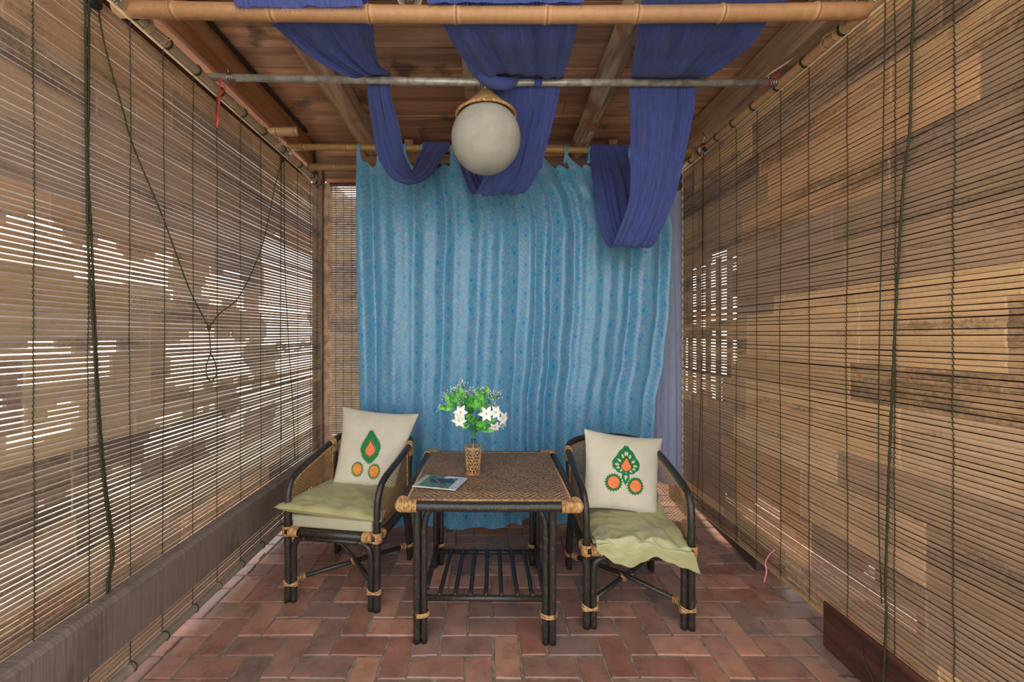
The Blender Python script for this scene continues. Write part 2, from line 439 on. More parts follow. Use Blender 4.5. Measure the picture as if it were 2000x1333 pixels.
# side walls above the blinds, then outside boarding; left and back added to mask sky
mb = MB()
for k in range(3): mb.box((-1.80, .5, 3.0+k*.11), (-1.77, 3.95, 3.105+k*.11))
struct('wall_left', mb, REDW)
mb = MB()
for k in range(3): mb.box((1.87, .5, 3.0+k*.11), (1.90, 3.95, 3.105+k*.11))
struct('wall_right', mb, REDW)
def holed(mb, fx, s0, s1, z0, z1, holes, st=.07, ht=.07, seed=0, thin=.03):
    """boarded wall in a side plane made of small board pieces, left out (ragged, foliage-like) where a hole is"""
    nz_ = round((z1-z0)/ht); ns_ = round((s1-s0)/st)
    for j in range(nz_):
        za = z0+j*ht; run = None
        for i in range(ns_+1):
            sa = s0+i*st; a_ = sa+.30*noise.noise(Vector((sa*2.5, za*3, seed))); b_ = za+.22*noise.noise(Vector((sa*3, za*2.5, seed+5)))
            open_ = i == ns_ or any(h[0] <= a_ < h[1] and h[2] <= b_ < h[3] for h in holes)
            if open_:
                if run is not None: mb.box((fx, run, za-.001), (fx+thin, sa, za+ht+.001)); run = None
            elif run is None: run = sa
mb = MB(); kx = 3.5/2.7
holed(mb, -3.5, .3, 13, 0, 5.0, [(h[0]*kx, h[1]*kx, 1.5+(h[2]-1.5)*kx, 1.5+(h[3]-1.5)*kx) for h in
      [(1.8, 3.5, 1.86, 2.12), (3.9, 4.5, 1.75, 2.15), (4.9, 6.3, 1.35, 2.75), (1.7, 2.9, 1.18, 1.42), (1.4, 2.6, .86, 1.04),
       (3.4, 4.6, 1.0, 1.5), (2.4, 3.1, .2, .5), (1.2, 2.0, .3, .8), (5.2, 6.6, .3, 1.3), (3.9, 4.6, .1, .7), (6.8, 9.0, .9, 2.6), (3.2, 3.9, .5, .8), (4.4, 5.2, .6, .9)]])
struct('sky_screen_left', mb, OUTW)  # added screen, its holes shaped to give the daylight patches between slats
mb = MB()
holed(mb, 2.05, .2, 6.6, 0, 3.4, [(3.35, 4.2, 1.55, 2.15), (3.4, 4.3, .9, 1.45), (4.4, 6.4, .5, 2.5), (1.9, 3.6, -.1, .20)], seed=3)  # lowest opening added to let daylight reach the floor under the blind
for k in range(6): mb.box((2.06, 3.3+k*.17, .9), (2.09, 3.34+k*.17, 2.2))
struct('wall_outside_right', mb, DARKW)
mb = MB(); mb.box((-2.35, 6.2, 0), (.6, 6.25, 3.6)); struct('sky_screen_back', mb, OUTW)  # added board that hides the white sky behind the back blind

# ------------------------------------------------------------------ ceiling joists and beams
def beam(name, lo, hi, m, label, cat='joist', group=None, wob=.006):
    mb = MB(); n = 10
    for i in range(n):
        pass
    x0, y0, z0 = lo; x1, y1, z1 = hi; b = len(mb.v)
    for i in range(n+1):
        y = y0+(y1-y0)*i/n; d = [noise.noise(Vector((x0*9+q, y*2.1, q*3)))*wob for q in range(4)]
        mb.v += [(x0+d[0], y, z0+d[1]), (x1+d[2], y, z0+d[3]), (x1+d[2], y, z1), (x0+d[0], y, z1)]
    for i in range(n):
        for k in range(4):
            k2 = (k+1) % 4; mb.face([b+i*4+k, b+i*4+k2, b+(i+1)*4+k2, b+(i+1)*4+k])
    mb.face([b+3, b+2, b+1, b]); mb.face([b+n*4+k for k in range(4)])
    o = mb.build(name, m, smooth=False); bevel(o, .006); tag(o, label, cat, group); return o
beam('side_beam', (-1.70, .6, 3.085), (-1.625, 3.9, 3.32), BEAM_OR, 'orange-brown side beam above the left blind, black conduit on its edge', 'beam')
beam('edge_strip', (-1.70, .6, 3.05), (-1.615, 3.9, 3.083), LITSTRIP, 'pale salmon wood strip under the left side beam, its lit look painted in', 'wood strip')
beam('ceiling_joist', (-1.14, .6, 3.2), (-.985, 3.9, 3.318), BEAM, 'squared brown ceiling joist above the left blue drape')
beam('ceiling_joist', (-.155, .6, 3.21), (-.02, 3.9, 3.318), LOG, 'weathered grey ceiling joist behind the woven globe lamp')
beam('side_beam', (1.745, .6, 3.13), (1.86, 3.9, 3.318), BEAM, 'wide grey-brown side beam above the right blind', 'beam')
beam('edge_strip', (1.70, .6, 3.075), (1.80, 3.9, 3.128), BEAM, 'rough light brown strip under the right side beam', 'wood strip')
mb = MB(); P = []; rad = []
for i in range(40):
    y = .6+i*3.3/39; P.append((.82+.02*math.sin(y*2.2), y, 3.235+.008*math.sin(y*3.1)))
    rad.append(.078+.012*noise.noise(Vector((y*3, 5, 1))))
mb.tube(P, rad, 18)
for i, vv in enumerate(mb.v):
    d = 1+.10*noise.noise(Vector((vv[0]*14, vv[1]*6, vv[2]*14))); c0 = P[min(i//18, 39)]
    mb.v[i] = (c0[0]+(vv[0]-c0[0])*d, vv[1], c0[2]+(vv[2]-c0[2])*d)
tag(mb.build('ceiling_log', LOG), 'round unsquared log joist with bark stains, between the middle and right drapes', 'joist')
# back corner posts and little blocks
mb = MB(); mb.box((-1.635, 3.84, 0), (-1.545, 3.93, 3.05)); o = mb.build('corner_post', POSTM, smooth=False); bevel(o, .006)
tag(o, 'grey-brown wooden post in the far left corner', 'post')
mb = MB(); mb.box((1.70, 3.72, 0), (1.80, 3.82, 3.10)); o = mb.build('corner_post', POSTM, smooth=False); bevel(o, .006)
tag(o, 'brown wooden post in the far right corner behind the blind', 'post')
for px_, lb in ((1195, 'short upright wood block on the back header right of the log'), (800, 'short upright wood block on the back header by the left drape')):
    q = at(px_, 280, 3.8); mb = MB(); mb.box((q.x-.04, 3.76, 3.19), (q.x+.04, 3.85, 3.30)); o = mb.build('wood_block', BEAM, smooth=False); bevel(o)
    tag(o, lb, 'block')
mb = MB(); P = cr([(-1.61, 3.84, .0), (-1.605, 3.832, 1.2), (-1.585, 3.83, 2.0), (-1.60, 3.83, 3.0), (-1.605, 3.80, 3.29)], 8)
mb.tube(P, .011, 8); tag(mb.build('black_cable', BLACK), 'black cable running down the far left corner post', 'cable')
mb = MB(); P = cr([(-1.59, .6, 3.30), (-1.592, 1.6, 3.302), (-1.588, 2.4, 3.30), (-1.592, 3.1, 3.302), (-1.59, 3.62, 3.30)], 8)
mb.tube(P, .012, 8)
for y in (1.7, 2.05, 2.9, 3.6): mb.torus((-1.59, y, 3.30), (0, 1, 0), .013, .004, 12, 6)
tag(mb.build('black_conduit', BLACK), 'black conduit along the ceiling beside the orange-brown side beam', 'cable')

# left saw-marked rail plank (in front of the blind) and base beams on the right
mb = MB(); n = 24; b = 0
for i in range(n+1):
    y = .55+3.15*i/n; d = .008*noise.noise(Vector((0, y*1.8, 3))); e = .006*noise.noise(Vector((4, y*2.5, 3)))
    mb.v += [(-1.52, y, .25+d), (-1.455+e, y, .25+d), (-1.455+e, y, .452+d*.6), (-1.475+e, y, .468+d), (-1.52, y, .47+d)]
for i in range(n):
    for k in range(5):
        k2 = (k+1) % 5; mb.face([i*5+k, i*5+k2, (i+1)*5+k2, (i+1)*5+k])
mb.face([4,3,2,1,0]); mb.face([n*5+k for k in range(5)])
tag(mb.build('rail_plank', PLANK, smooth=False), 'long saw-marked grey-brown plank across the foot of the left blind', 'plank')
def skew(name, P, m, label):
    mb = MB(); mb.hexa(P); o = mb.build(name, m, smooth=False); bevel(o, .006); return tag(o, label, 'beam')
skew('base_beam', [(1.60,.6,0),(1.80,.6,0),(1.84,1.975,0),(1.622,1.975,0),(1.60,.6,.22),(1.80,.6,.22),(1.84,1.975,.22),(1.622,1.975,.22)], REDW, 'red-brown base beam on the floor under the near end of the right blind')
skew('base_beam', [(1.712,2.6,0),(1.90,2.6,0),(2.0,3.5,0),(1.81,3.5,0),(1.712,2.6,.13),(1.90,2.6,.13),(2.0,3.5,.13),(1.81,3.5,.13)], DARKW, 'dark base beam on the floor under the far end of the right blind')

# ------------------------------------------------------------------ bamboo poles
def pole_mesh(mb, A, B, r, nodes, c, sag=0, seg=14, taper=1.0):
    A = Vector(A); B = Vector(B); L = (B-A).length; ts = set([0, 1.0])
    ts |= {i/40 for i in range(41)}
    for t in nodes: ts |= {t-.02/L, t-.008/L, t, t+.008/L, t+.02/L}
    ts = sorted(x for x in ts if 0 <= x <= 1); P = []; rad = []; cols = []
    for t in ts:
        p = A.lerp(B, t); p.z += sag*4*t*(1-t); P.append(p); k = 1
        near = min([abs(t-q)*L for q in nodes] or [9])
        k += .13*math.exp(-(near/.006)**2)+.03*math.exp(-(near/.03)**2)
        rad.append(r*k*(1+(taper-1)*t))
        base = lin(c); f = 1
        if near < .007: f = .62
        elif near < .016: f = 1.25
        tn = 1+.16*noise.noise(Vector((t*L*2.3, r*50, A.y)))
        cols.append(tuple(q*f*tn for q in base))
    mb.tube(P, rad, seg, 0, cols=cols)
def bpole(name, A, B, r, nodes, c, label, sag=0):
    mb = MB(); pole_mesh(mb, A, B, r, nodes, c, sag); return tag(mb.build(name, POLE), label, 'bamboo pole')
TAN = (206, 160, 106)
L1 = 3.21
bpole('bamboo_pole', (-1.58, 1.75, 2.895), (1.66, 1.75, 2.888), .033, [(x-245)/1465 for x in (355, 545, 733, 900, 1074, 1247, 1412, 1592)], (172, 128, 88),
      'thick front bamboo pole across the ceiling, nearest of the three cross poles', -.022)
bpole('bamboo_pole', (-1.54, 3.2, 2.972), (1.70, 3.2, 2.935), .024, [(x-565)/810 for x in (592, 676, 812, 1098, 1180, 1330)], (158, 122, 72),
      'bamboo curtain pole holding the tab-top blue curtain')
bpole('bamboo_pole', (-1.50, 3.45, 2.915), (.2, 3.45, 2.92), .028, [.12, .45, .8], (152, 116, 76),
      'short bamboo pole just behind and below the curtain pole at the left corner')
bpole('bamboo_stub', (-1.56, 2.93, 2.953), (-1.352, 2.93, 2.958), .03, [.3, .93], (168, 134, 94), 'sawn bamboo stub sticking out over the left blind roller')
# galvanised pipe
mb = MB(); mb.tube([(-1.56, 2.26, 2.925), (0, 2.26, 2.895), (1.66, 2.26, 2.892)], .0195, 16)
pip = thing('metal_pipe', 'galvanised metal pipe across the ceiling carrying the blue drapes', 'pipe', (0, 2.26, 2.9))
mb.v = [(a_, b_-2.26, c_-2.9) for a_, b_, c_ in mb.v]; mb.build('pipe', METAL, pip)
for x, z in ((-1.42, .023), (1.56, -.008)):
    mb = MB()
    for k in range(3): mb.torus((x+.012*k, 0, z), (1, 0, .1*k), .022, .003, 16, 6)
    mb.tube([(x, 0, z+.02), (x-.01, .0, z+.05), (x+.01, .005, z+.06)], .0025, 6)
    mb.build('wire_tie', HOOKM, pip)
mb = MB(); mb.tube([(.032, 0, -.004), (.045, 0, -.005)], .024, 14); mb.build('pipe_collar', METAL, pip); mb = MB(); mb.tube([(-.045, 0, -.004), (-.03, 0, -.004)], .023, 14); mb.build('pipe_collar', METAL, pip)
mb = MB(); mb.tube([(.262, 0, -.006), (.305, 0, -.006)], .0205, 14); mb.build('blue_tape', INDIGO, pip)

# ------------------------------------------------------------------ bamboo blinds
PAL = [(192,160,122),(184,150,114),(178,146,114),(196,164,124),(168,138,110),(160,132,106),(188,148,110),(182,152,118),(192,156,114),(154,128,104)]
def blind(label, mp, s0, s1, z0, z1, pitch, gap, cords, seed, roller=None, broller=None, tone=(1, 1, 1), group='bamboo roll-down blinds', roller_c=(200,160,112), sagz=0, nodelen=(.45, 1.1), gapfn=None):
    rn = random.Random(seed)
    o = thing('bamboo_blind', label, 'blind', mp((s0+s1)/2, 0, z0), 0, group); org = o.location.copy()
    def P(s, n, z): return tuple(Vector(mp(s, n, z))-org)
    mb = MB(); n = int((z1-z0)/pitch); q = 0; left = 0; nodes = []; tl = []
    for k in range(n):
        if left == 0:
            left = rn.choice([3, 4, 5, 6, 8, 9, 10, 12]); nodes = []; s = s0-rn.uniform(0, .6); tl = []
            bt = rn.choice(PAL) if k == 0 or rn.random() < .6 else bt; mo0 = rn.choice([0, 0, 0, .12, .3, .5])
            while s < s1:
                nodes.append(s); c = lin(bt) if rn.random() < .6 else lin(rn.choice(PAL)); f = rn.uniform(.85, 1.12)
                tl.append((c[0]*f*tone[0], c[1]*f*tone[1], c[2]*f*tone[2], mo0 if rn.random() < .75 else rn.choice([0, 0, .35])))
                s += rn.uniform(*nodelen)
        left -= 1
        zc = z0+(k+.5)*pitch+rn.uniform(-.0006, .0006)
        br = {s0, s1}; step = .22; s = s0
        while s < s1: br.add(s); s += step
        for nd in nodes[1:]:
            jj = nd+rn.uniform(-.003, .003)
            if s0+.01 < jj < s1-.01: br.add(jj-.004); br.add(jj+.004)
        br = sorted(br); tn = rn.uniform(.93, 1.07)
        e0 = rn.uniform(-.012, .012) if True else 0
        last = None
        ph = rn.uniform(0, 50)
        tilt = rn.gauss(0, .0018); extra = gapfn(zc) if gapfn else 0
        for s in br:
            hw = (pitch-gap-extra)/2-.0004+.0009*noise.noise(Vector((s*1.4, k*.21, seed)))+min(0, .0009*noise.noise(Vector((s*.8, k*.5, seed+9))))
            zz = zc+sagz*math.sin(PI*(s-s0)/(s1-s0))+.0010*noise.noise(Vector((s*1.7, ph, seed)))+tilt*(s-s0)/(s1-s0)
            nn = .0015*noise.noise(Vector((s*2, k*.3, seed+3)))
            b = len(mb.v)
            mb.v += [P(s, .0012+nn, zz-hw), P(s, .0030+nn, zz), P(s, .0012+nn, zz+hw), P(s, -.0015+nn, zz+hw*.98), P(s, -.0015+nn, zz-hw*.98)]
            if last is not None:
                mid = (s+ls)/2; gi = max([i for i, nd in enumerate(nodes) if nd <= mid] or [0]); c = tl[gi]
                if s-ls < .0095 and gi > 0 or s-ls < .0095: c = (min(c[0]*1.25, 1), min(c[1]*1.28, 1), min(c[2]*1.35, 1), 0)
                else: c = (c[0]*tn, c[1]*tn, c[2]*tn, c[3])
                for a_ in range(5):
                    a2 = (a_+1) % 5; mb.face([last+a_, last+a2, b+a2, b+a_], 0, c)
            last = b; ls = s
    sl = mb.build('slats', BAM_SLAT, o, smooth=False)
    for ci, cs in enumerate(cords):
        mb = MB(); pts = []; z = z0-.004; i = 0; ph = rn.uniform(0, 9)
        while z < z1+.01:
            zag = .0022 if i % 2 else -.0022
            drift = .010*noise.noise(Vector((z*1.1, cs*7, seed)))+.004*noise.noise(Vector((z*6, cs*7, seed)))
            pts.append(P(cs+zag+drift, .0055, z)); z += pitch/2; i += 1
        mb.tube(pts, .0017, 5)
        if roller:
            c0 = P(cs+.006, roller[2], roller[3]); ax = Vector(mp(1, 0, 0))-Vector(mp(0, 0, 0))
            mb.torus(c0, ax, roller[4]+.0035, .003, 16, 5)
            mb.torus(Vector(c0)+ax*.007, ax, roller[4]+.0035, .0025, 16, 5)
        if broller:
            c0 = P(cs, broller[2], broller[3]); ax = Vector(mp(1, 0, 0))-Vector(mp(0, 0, 0))
            mb.torus(c0, ax, broller[4]+.002, .003, 16, 5)
        mb.build('stitching_cord', CORD, o)
    if roller:
        mb = MB(); nn = [rn.uniform(.1, .2)*i+.05 for i in range(1, 6)]
        pole_mesh(mb, P(roller[0], roller[2], roller[3]), P(roller[1], roller[2], roller[3]), roller[4], nn, roller_c)
        mb.build('top_roller', POLE, o)
        mb = MB(); mb.tube([P(roller[0], roller[2]-.012, roller[3]-.028), P(roller[1], roller[2]-.012, roller[3]-.028)], .007, 6, 0, lin((220,196,160)))
        mb.build('top_batten', POLE, o)
    if broller:
        mb = MB(); nn = [.08, .27, .49, .71, .9]
        pole_mesh(mb, P(broller[0], broller[2], broller[3]), P(broller[1], broller[2], broller[3]), broller[4], nn, (150, 132, 112))
        mb.build('bottom_roller', POLE, o)
    return o

lc = [1.19, 1.39, 1.58, 1.765, 1.946, 2.143, 2.333, 2.556, 2.787, 3.057, 3.33, 3.57, 3.72]
BL = blind('long bamboo blind covering the left side, daylight between its slats', lambda s, n, z: (XL+n, s, z), .5, 3.80, .085, 2.862, .0203, .0025, lc, 3,
      roller=(.45, 3.66, .015, 2.893, .023), broller=(.45, 3.10, .012, .07, .021), tone=(.82, .82, .86), roller_c=(160, 134, 108), sagz=-.012,  # tone puts backlit shade into the slats, same bamboo as the right
      gapfn=lambda z: .0008 if z < 2.15 else -.0012)
rc = [1.03, 1.235, 1.43, 1.635, 1.85, 2.07, 2.27, 2.47, 2.67, 2.86, 3.09, 3.23]
BR = blind('long golden bamboo blind covering the right side', lambda s, n, z: (XR-n, s, z), .5, 3.40, .155, 2.862, .0205, .0024, rc, 21,
      roller=(.45, 3.42, .015, 2.888, .024), tone=(1.10, 1.03, .97), roller_c=(186, 142, 102), sagz=-.01)
BB = blind('narrow bamboo blind over the back window beside the left corner', lambda s, n, z: (s, 3.87-n, z), -1.475, -.76, .02, 2.935, .0215, .0062, [-1.42, -1.35, -1.27, -1.18, -1.0], 15)
# dark rail on top of the back blind
mb = MB(); mb.box((-1.475-BB.location.x, 3.85-BB.location.y, 2.905-BB.location.z), (-.76-BB.location.x, 3.872-BB.location.y, 2.935-BB.location.z)); mb.build('head_rail', DARKWX, BB)
# bottom batten and braided edge of the right blind
mb = MB(); q = BR.location
mb.tube([(XR-.003-q.x, .5-q.y, .149-q.z), (XR-.003-q.x, 3.40-q.y, .149-q.z)], .0065, 6, 0, lin((190,150,104))); mb.build('bottom_batten', POLE, BR)
mb = MB(); pts = [(XR-.006*math.cos(i)-q.x, 3.405+.005*math.sin(i*1.9)-q.y, .155+i*.011-q.z) for i in range(246)]
mb.tube(pts, .008, 6, 0, lin((214, 178, 132))); mb.build('braided_edge', POLE, BR)

# hoist cords, pulleys, hooks (parts of the blinds)
def hoist(parent, runs, rad=.004, name='pull_cord', braided=True):
    for pts in runs:
        mb = MB(); P = [p-parent.location for p in cr(pts, 14)]
        rr2 = [rad*(1+.22*math.sin(i*2.1)) for i in range(len(P))] if braided else rad
        mb.tube(P, rr2, 6); mb.build(name, CORD, parent)
def pl(px, py, off=.03, side=-1):
    """a point that hangs in the plane just inside the left or right blind"""
    X = (XL+off) if side < 0 else (XR-off)
    Y = X*F/(px-950); return at(px, py, Y)
hoist(BL, [[pl(174, -60), pl(173, 200), pl(172, 330), pl(178, 450), pl(186, 640), pl(196, 830), pl(207, 950), pl(222, 1075), pl(215, 1130), pl(213, 1165)],
           [pl(166, -60), pl(168, 200), pl(170, 380), pl(173, 500), pl(182, 640), pl(192, 830), pl(203, 950), pl(217, 1075), pl(211, 1130), pl(209, 1165)]], .0042)
knot = pl(408, 640, .04)
hoist(BL, [[pl(188, -8), pl(205, 90), pl(240, 215), pl(262, 290), pl(318, 425, .045), pl(370, 565, .045), knot]], .0033)
hoist(BL, [[pl(553, 305), pl(536, 370), pl(512, 480), pl(470, 575, .035), pl(430, 612, .04), knot]], .0028)
hoist(BL, [[knot, pl(410, 668, .04), pl(411, 690, .04), pl(403, 715, .04), pl(405, 738, .04), pl(414, 744, .04), pl(423, 730, .04), pl(419, 706, .04), pl(411, 690, .04)]], .003, 'cord_loop')
hoist(BL, [[pl(555, 310), pl(556, 500), pl(562, 640), pl(572, 800), pl(576, 900)], [pl(549, 310), pl(548, 600), pl(549, 860)]], .003)
mb = MB(); kk = knot-BL.location; mb.sphere(kk, .011, 0, 8, 6, (1, 1, 1.3)); mb.build('knot', CORD, BL)
hoist(BR, [[pl(1788, -60, .03, 1), pl(1782, 60, .03, 1), pl(1777, 250, .03, 1), pl(1765, 350, .03, 1), pl(1752, 560, .03, 1), pl(1742, 780, .03, 1), pl(1735, 950, .03, 1), pl(1733, 1020, .03, 1), pl(1729, 1150, .03, 1), pl(1731, 1200, .03, 1), pl(1725, 1340, .03, 1), pl(1724, 1420, .03, 1)]], .0045)
hoist(BR, [[pl(1730, -60, .03, 1), pl(1726, 200, .03, 1), pl(1722, 450, .03, 1), pl(1717, 700, .03, 1), pl(1716, 1000, .03, 1), pl(1722, 1180, .03, 1)]], .0022, braided=False)
hoist(BR, [[pl(1374, 300, .03, 1), pl(1373, 450, .03, 1), pl(1371, 700, .03, 1), pl(1362, 985, .03, 1)]], .003)
hoist(BR, [[pl(1684, 1262, .03, 1), pl(1683, 1278, .03, 1), pl(1691, 1300, .03, 1), pl(1705, 1333, .03, 1), pl(1712, 1400, .03, 1)]], .003, 'hanging_cord_end')
for par, px_, py_, sd in ((BL, 181, -2, -1), (BL, 551, 312, -1), (BR, 1376, 292, 1)):
    p = pl(px_, py_, .03, sd)-par.location; rr_ = .034 if px_ == 181 else .02
    mb = MB(); mb.tube([p+Vector((-.008, 0, 0)), p+Vector((.008, 0, 0))], rr_, 16)
    mb.tube([p+Vector((-.012, 0, 0)), p+Vector((.012, 0, 0))], rr_*.3, 8); mb.build('pulley', BLACK, par)
for par, px_, py_, sd in ((BL, 212, 4, -1), (BL, 556, 284, -1), (BR, 1377, 284, 1), (BR, 1733, -4, 1)):
    p = pl(px_, py_, .0, sd); p.x = (XL+.015) if sd < 0 else (XR-.015); p.z = 2.90; p = p-par.location
    mb = MB()
    for k in range(3): mb.torus(p+Vector((0, .012*k-.01, 0)), (0, 1, .15), .031, .0035, 20, 6)
    mb.tube(cr([p+Vector((0, 0, .03)), p+Vector((0, -.02, .08)), p+Vector((0, .01, .12))], 6), .004, 6); mb.build('hook', HOOKM, par)

# twine ties, ribbons
def stringy(name, m, label, runs, r=.002, cat='string', flat=1.0, group=None):
    mb = MB()
    for pts in runs: mb.tube(cr(pts, 8), r, 6, flat=flat)
    return tag(mb.build(name, m), label, cat, group)
def loops(c, ax, r, n, t=.0018):
    out = []
    for k in range(n):
        U = Vector((0, 0, 1)); V = Vector(ax).cross(U).normalized(); c2 = Vector(c)+Vector(ax)*(k-.5*n)*.006
        out.append([c2+(U*math.cos(a_*PI/6)+V*math.sin(a_*PI/6))*r for a_ in range(13)])
    return out
stringy('twine_tie', TWINE, 'straw twine tied round the left roller beneath the front bamboo pole', loops((-1.525, 1.84, 2.893), (0, 1, 0), .029, 4)+[[(-1.50, 1.84, 2.91), (-1.48, 1.8, 2.93), (-1.50, 1.76, 2.935)], [(-1.50, 1.84, 2.90), (-1.45, 1.87, 2.90), (-1.47, 1.9, 2.87), (-1.50, 1.85, 2.88)]], cat='twine')
stringy('twine_tie', TWINE, 'straw twine with loose ends tied round the right roller beneath the front bamboo pole', loops((1.62, 1.84, 2.888), (0, 1, 0), .029, 4)+[[(1.60, 1.84, 2.91), (1.585, 1.79, 2.93), (1.595, 1.76, 2.94)], [(1.595, 1.86, 2.89), (1.55, 1.88, 2.87), (1.57, 1.92, 2.85), (1.60, 1.88, 2.87)]], cat='twine')
stringy('twine_tie', TWINE, 'straw twine tied at the left roller end below the bamboo stub', loops((-1.525, 2.98, 2.90), (0, 1, 0), .030, 5)+[[(-1.5, 2.97, 2.9), (-1.49, 2.96, 2.85), (-1.50, 2.95, 2.83)]], cat='twine')
stringy('twine_tie', TWINE, 'straw twine at the far end of the left roller', loops((-1.525, 3.60, 2.895), (0, 1, 0), .030, 5)+[[(-1.50, 3.59, 2.89), (-1.46, 3.58, 2.85), (-1.49, 3.57, 2.80), (-1.5, 3.58, 2.86)]], cat='twine')
stringy('twine_tie', TWINE, 'straw twine at the far end of the right roller by the curtain pole', loops((1.62, 3.16, 2.89), (0, 1, 0), .030, 5)+[[(1.6, 3.15, 2.9), (1.56, 3.15, 2.93), (1.57, 3.16, 2.97)]], cat='twine')
a1 = at(429, 148, 2.25)
mb = MB(); q = cr([at(430, 146, 2.25), at(429, 175, 2.24), at(426, 215, 2.235), at(423, 250, 2.235)], 8); mb.tube(q, [.008+.004*math.sin(i*.7) for i in range(len(q))], 6, flat=.25, up=(0, 1, 0))
mb.tube(cr([at(430, 160, 2.245), at(440, 170, 2.24), at(438, 178, 2.24), at(430, 176, 2.24)], 6), .003, 5)
tag(mb.build('red_ribbon', REDP), 'red plastic ribbon hanging from the left end of the metal pipe', 'ribbon')
mb = MB(); q = cr([at(1548, 116, 2.2), at(1525, 138, 2.2), at(1505, 158, 2.22), at(1482, 183, 2.22)], 8); mb.tube(q, .007, 6, flat=.4)
mb.tube(cr([at(1520, 150, 2.2), at(1500, 165, 2.21), at(1484, 172, 2.21)], 8), .006, 6, flat=.4)
tag(mb.build('red_ribbon', REDP), 'red and pink plastic twine knotted at the right end of the metal pipe', 'ribbon')
mb = MB(); q = cr([at(1552, 112, 2.24), at(1530, 128, 2.23), at(1510, 140, 2.23), at(1496, 150, 2.23)], 8); mb.tube(q, [.006+.012*math.sin(PI*i/(len(q)-1)) for i in range(len(q))], 8, flat=.4)
tag(mb.build('white_rag', WHITEP), 'scrap of white rag at the right end of the metal pipe', 'rag')
stringy('pink_string', PINKP, 'pink string dangling from the lower edge of the right blind', [[pl(1513, 1075, .012, 1), pl(1503, 1084, .012, 1), pl(1495, 1100, .012, 1), pl(1497, 1118, .012, 1), pl(1492, 1138, .012, 1)]], .004)

# ------------------------------------------------------------------ curtains
def interp(tab, z):
    tab = sorted(tab)
    if z <= tab[0][0]: return tab[0][1]
    for (a_, b_), (c_, d_) in zip(tab, tab[1:]):
        if z <= c_: t = (z-a_)/(c_-a_); t = t*t*(3-2*t); return b_+(d_-b_)*t
    return tab[-1][1]
def zpx(y, d=3.2): return H+(655-y)*d/F
CY = 3.2
xl = [(zpx(290), (698-950)/250), (zpx(500), (700-950)/250), (zpx(1030), (708-950)/250)]
xr = [(zpx(y), (x-950)/250) for x, y in ((1240, 300), (1268, 345), (1297, 400), (1306, 450), (1303, 520), (1299, 600), (1288, 700), (1272, 790), (1266, 870), (1262, 1030))]
tabs_px = [702, 742, 790, 826, 884, 942, 1000, 1056, 1105, 1151, 1228]
tabs_s = [(p-698)/(1236-698) for p in tabs_px]
def fold(s, z):
    up = max(0, min(1, (z-2.3)/.6)); lo = 1-up
    ph = 10.5*s+.42*math.sin(2*PI*1.7*s+.12*z)+.25*math.sin(2*PI*3.1*s+1)+.16*noise.noise(Vector((s*4, z*.35, 2)))
    a1 = math.sqrt(math.sin(PI*ph)**2+.03)
    amp = .040+.030*noise.noise(Vector((s*6, z*.25, 7)))
    y = -amp*1.5*a1*(1-.45*up)
    y += .006*math.sin(2*PI*(21*s+.3*math.sin(5*s+z*.3)))*(1-.3*up)
    y += .030*noise.noise(Vector((s*8, z*.45, 4)))+.005*noise.noise(Vector((s*26, z*1.2, 9)))
    if z > 1.9:
        for k, t in enumerate(tabs_s):      # creases radiating from each tab
            dx = (s-t)*2.2; dz = 2.96-z
            y += math.sin(7*dx/(dz+.14)+k)*math.exp(-abs(dx)/.14)*.012*math.exp(-dz/.4)
    return y
def ztop(s):
    d = min(abs(s-t) for t in tabs_s); gapn = 1-max(0, 1-d/.018)
    nb = sorted(abs(s-t) for t in tabs_s)[:2]; span = (nb[0]+nb[1])
    dip = .115*(1-math.exp(-(d/.012)**1.3))*min(1, span/.07+.2)
    dip += .018*math.sin(s*140)*min(1, d/.02)
    return zpx(292-((s)*(-6)))-.012-dip
def curt(i, j):
    s = i; zt = ztop(s); zb = .012+.02*abs(math.sin(s*9))+.02*noise.noise(Vector((s*6, 1, 1)))+(.035 if .56 < s < .75 else 0)
    z = zb+(zt-zb)*j
    X0 = interp(xl, z); X1 = interp(xr, z)
    if s > .85: pass
    x = X0+(X1-X0)*s+.014*noise.noise(Vector((s*14, z*1.5, 3)))*min(1, s*12, (1-s)*12)
    return (x, CY+fold(s, z)*min(1, .35+(2.97-z)*2.2)-.012*(1-j), z)
mb = MB(); ct = thing('curtain', 'large shiny blue and teal patterned tab-top curtain hung across the back', 'curtain', (.12, 3.2, 0))
mb.grid(curt, 520, 170, 0, lambda i, j: (i*3.6, j*2.9))
mb.v = [(a_-.12, b_-3.2, c_) for a_, b_, c_ in mb.v]; mb.build('cloth', DAMASK, ct)
for k, t in enumerate(tabs_s):
    X = -1.008+t*(1.144+1.008)-.12; zc = 2.972-(X+.12+1.54)*.0114; hw = .013+.004*R.random()
    mb = MB(); prof = []
    zt_ = zc-.055
    prof = [(-.012, zt_-.05), (-.022, zt_), (-.029, zc), (-.022, zc+.02), (0, zc+.031), (.022, zc+.02), (.029, zc), (.022, zt_), (.012, zt_-.05)]
    pp = cr([(0, a_, b_) for a_, b_ in prof], 5)
    def tf(i, j, pp=pp, X=X, hw=hw):
        q_ = pp[min(int(j*(len(pp)-1)+.5), len(pp)-1)]; wd = hw*(1.6-.6*min(1, max(0, (q_.z-zt_+.05)/.06)))
        return (X+(i-.5)*2*wd, q_.y+.004*math.sin(i*9), q_.z)
    mb.grid(tf, 8, len(pp)-1, 0, lambda i, j: (i*.05+k*.13, j*.25)); mb.build('tab', DAMASK, ct)
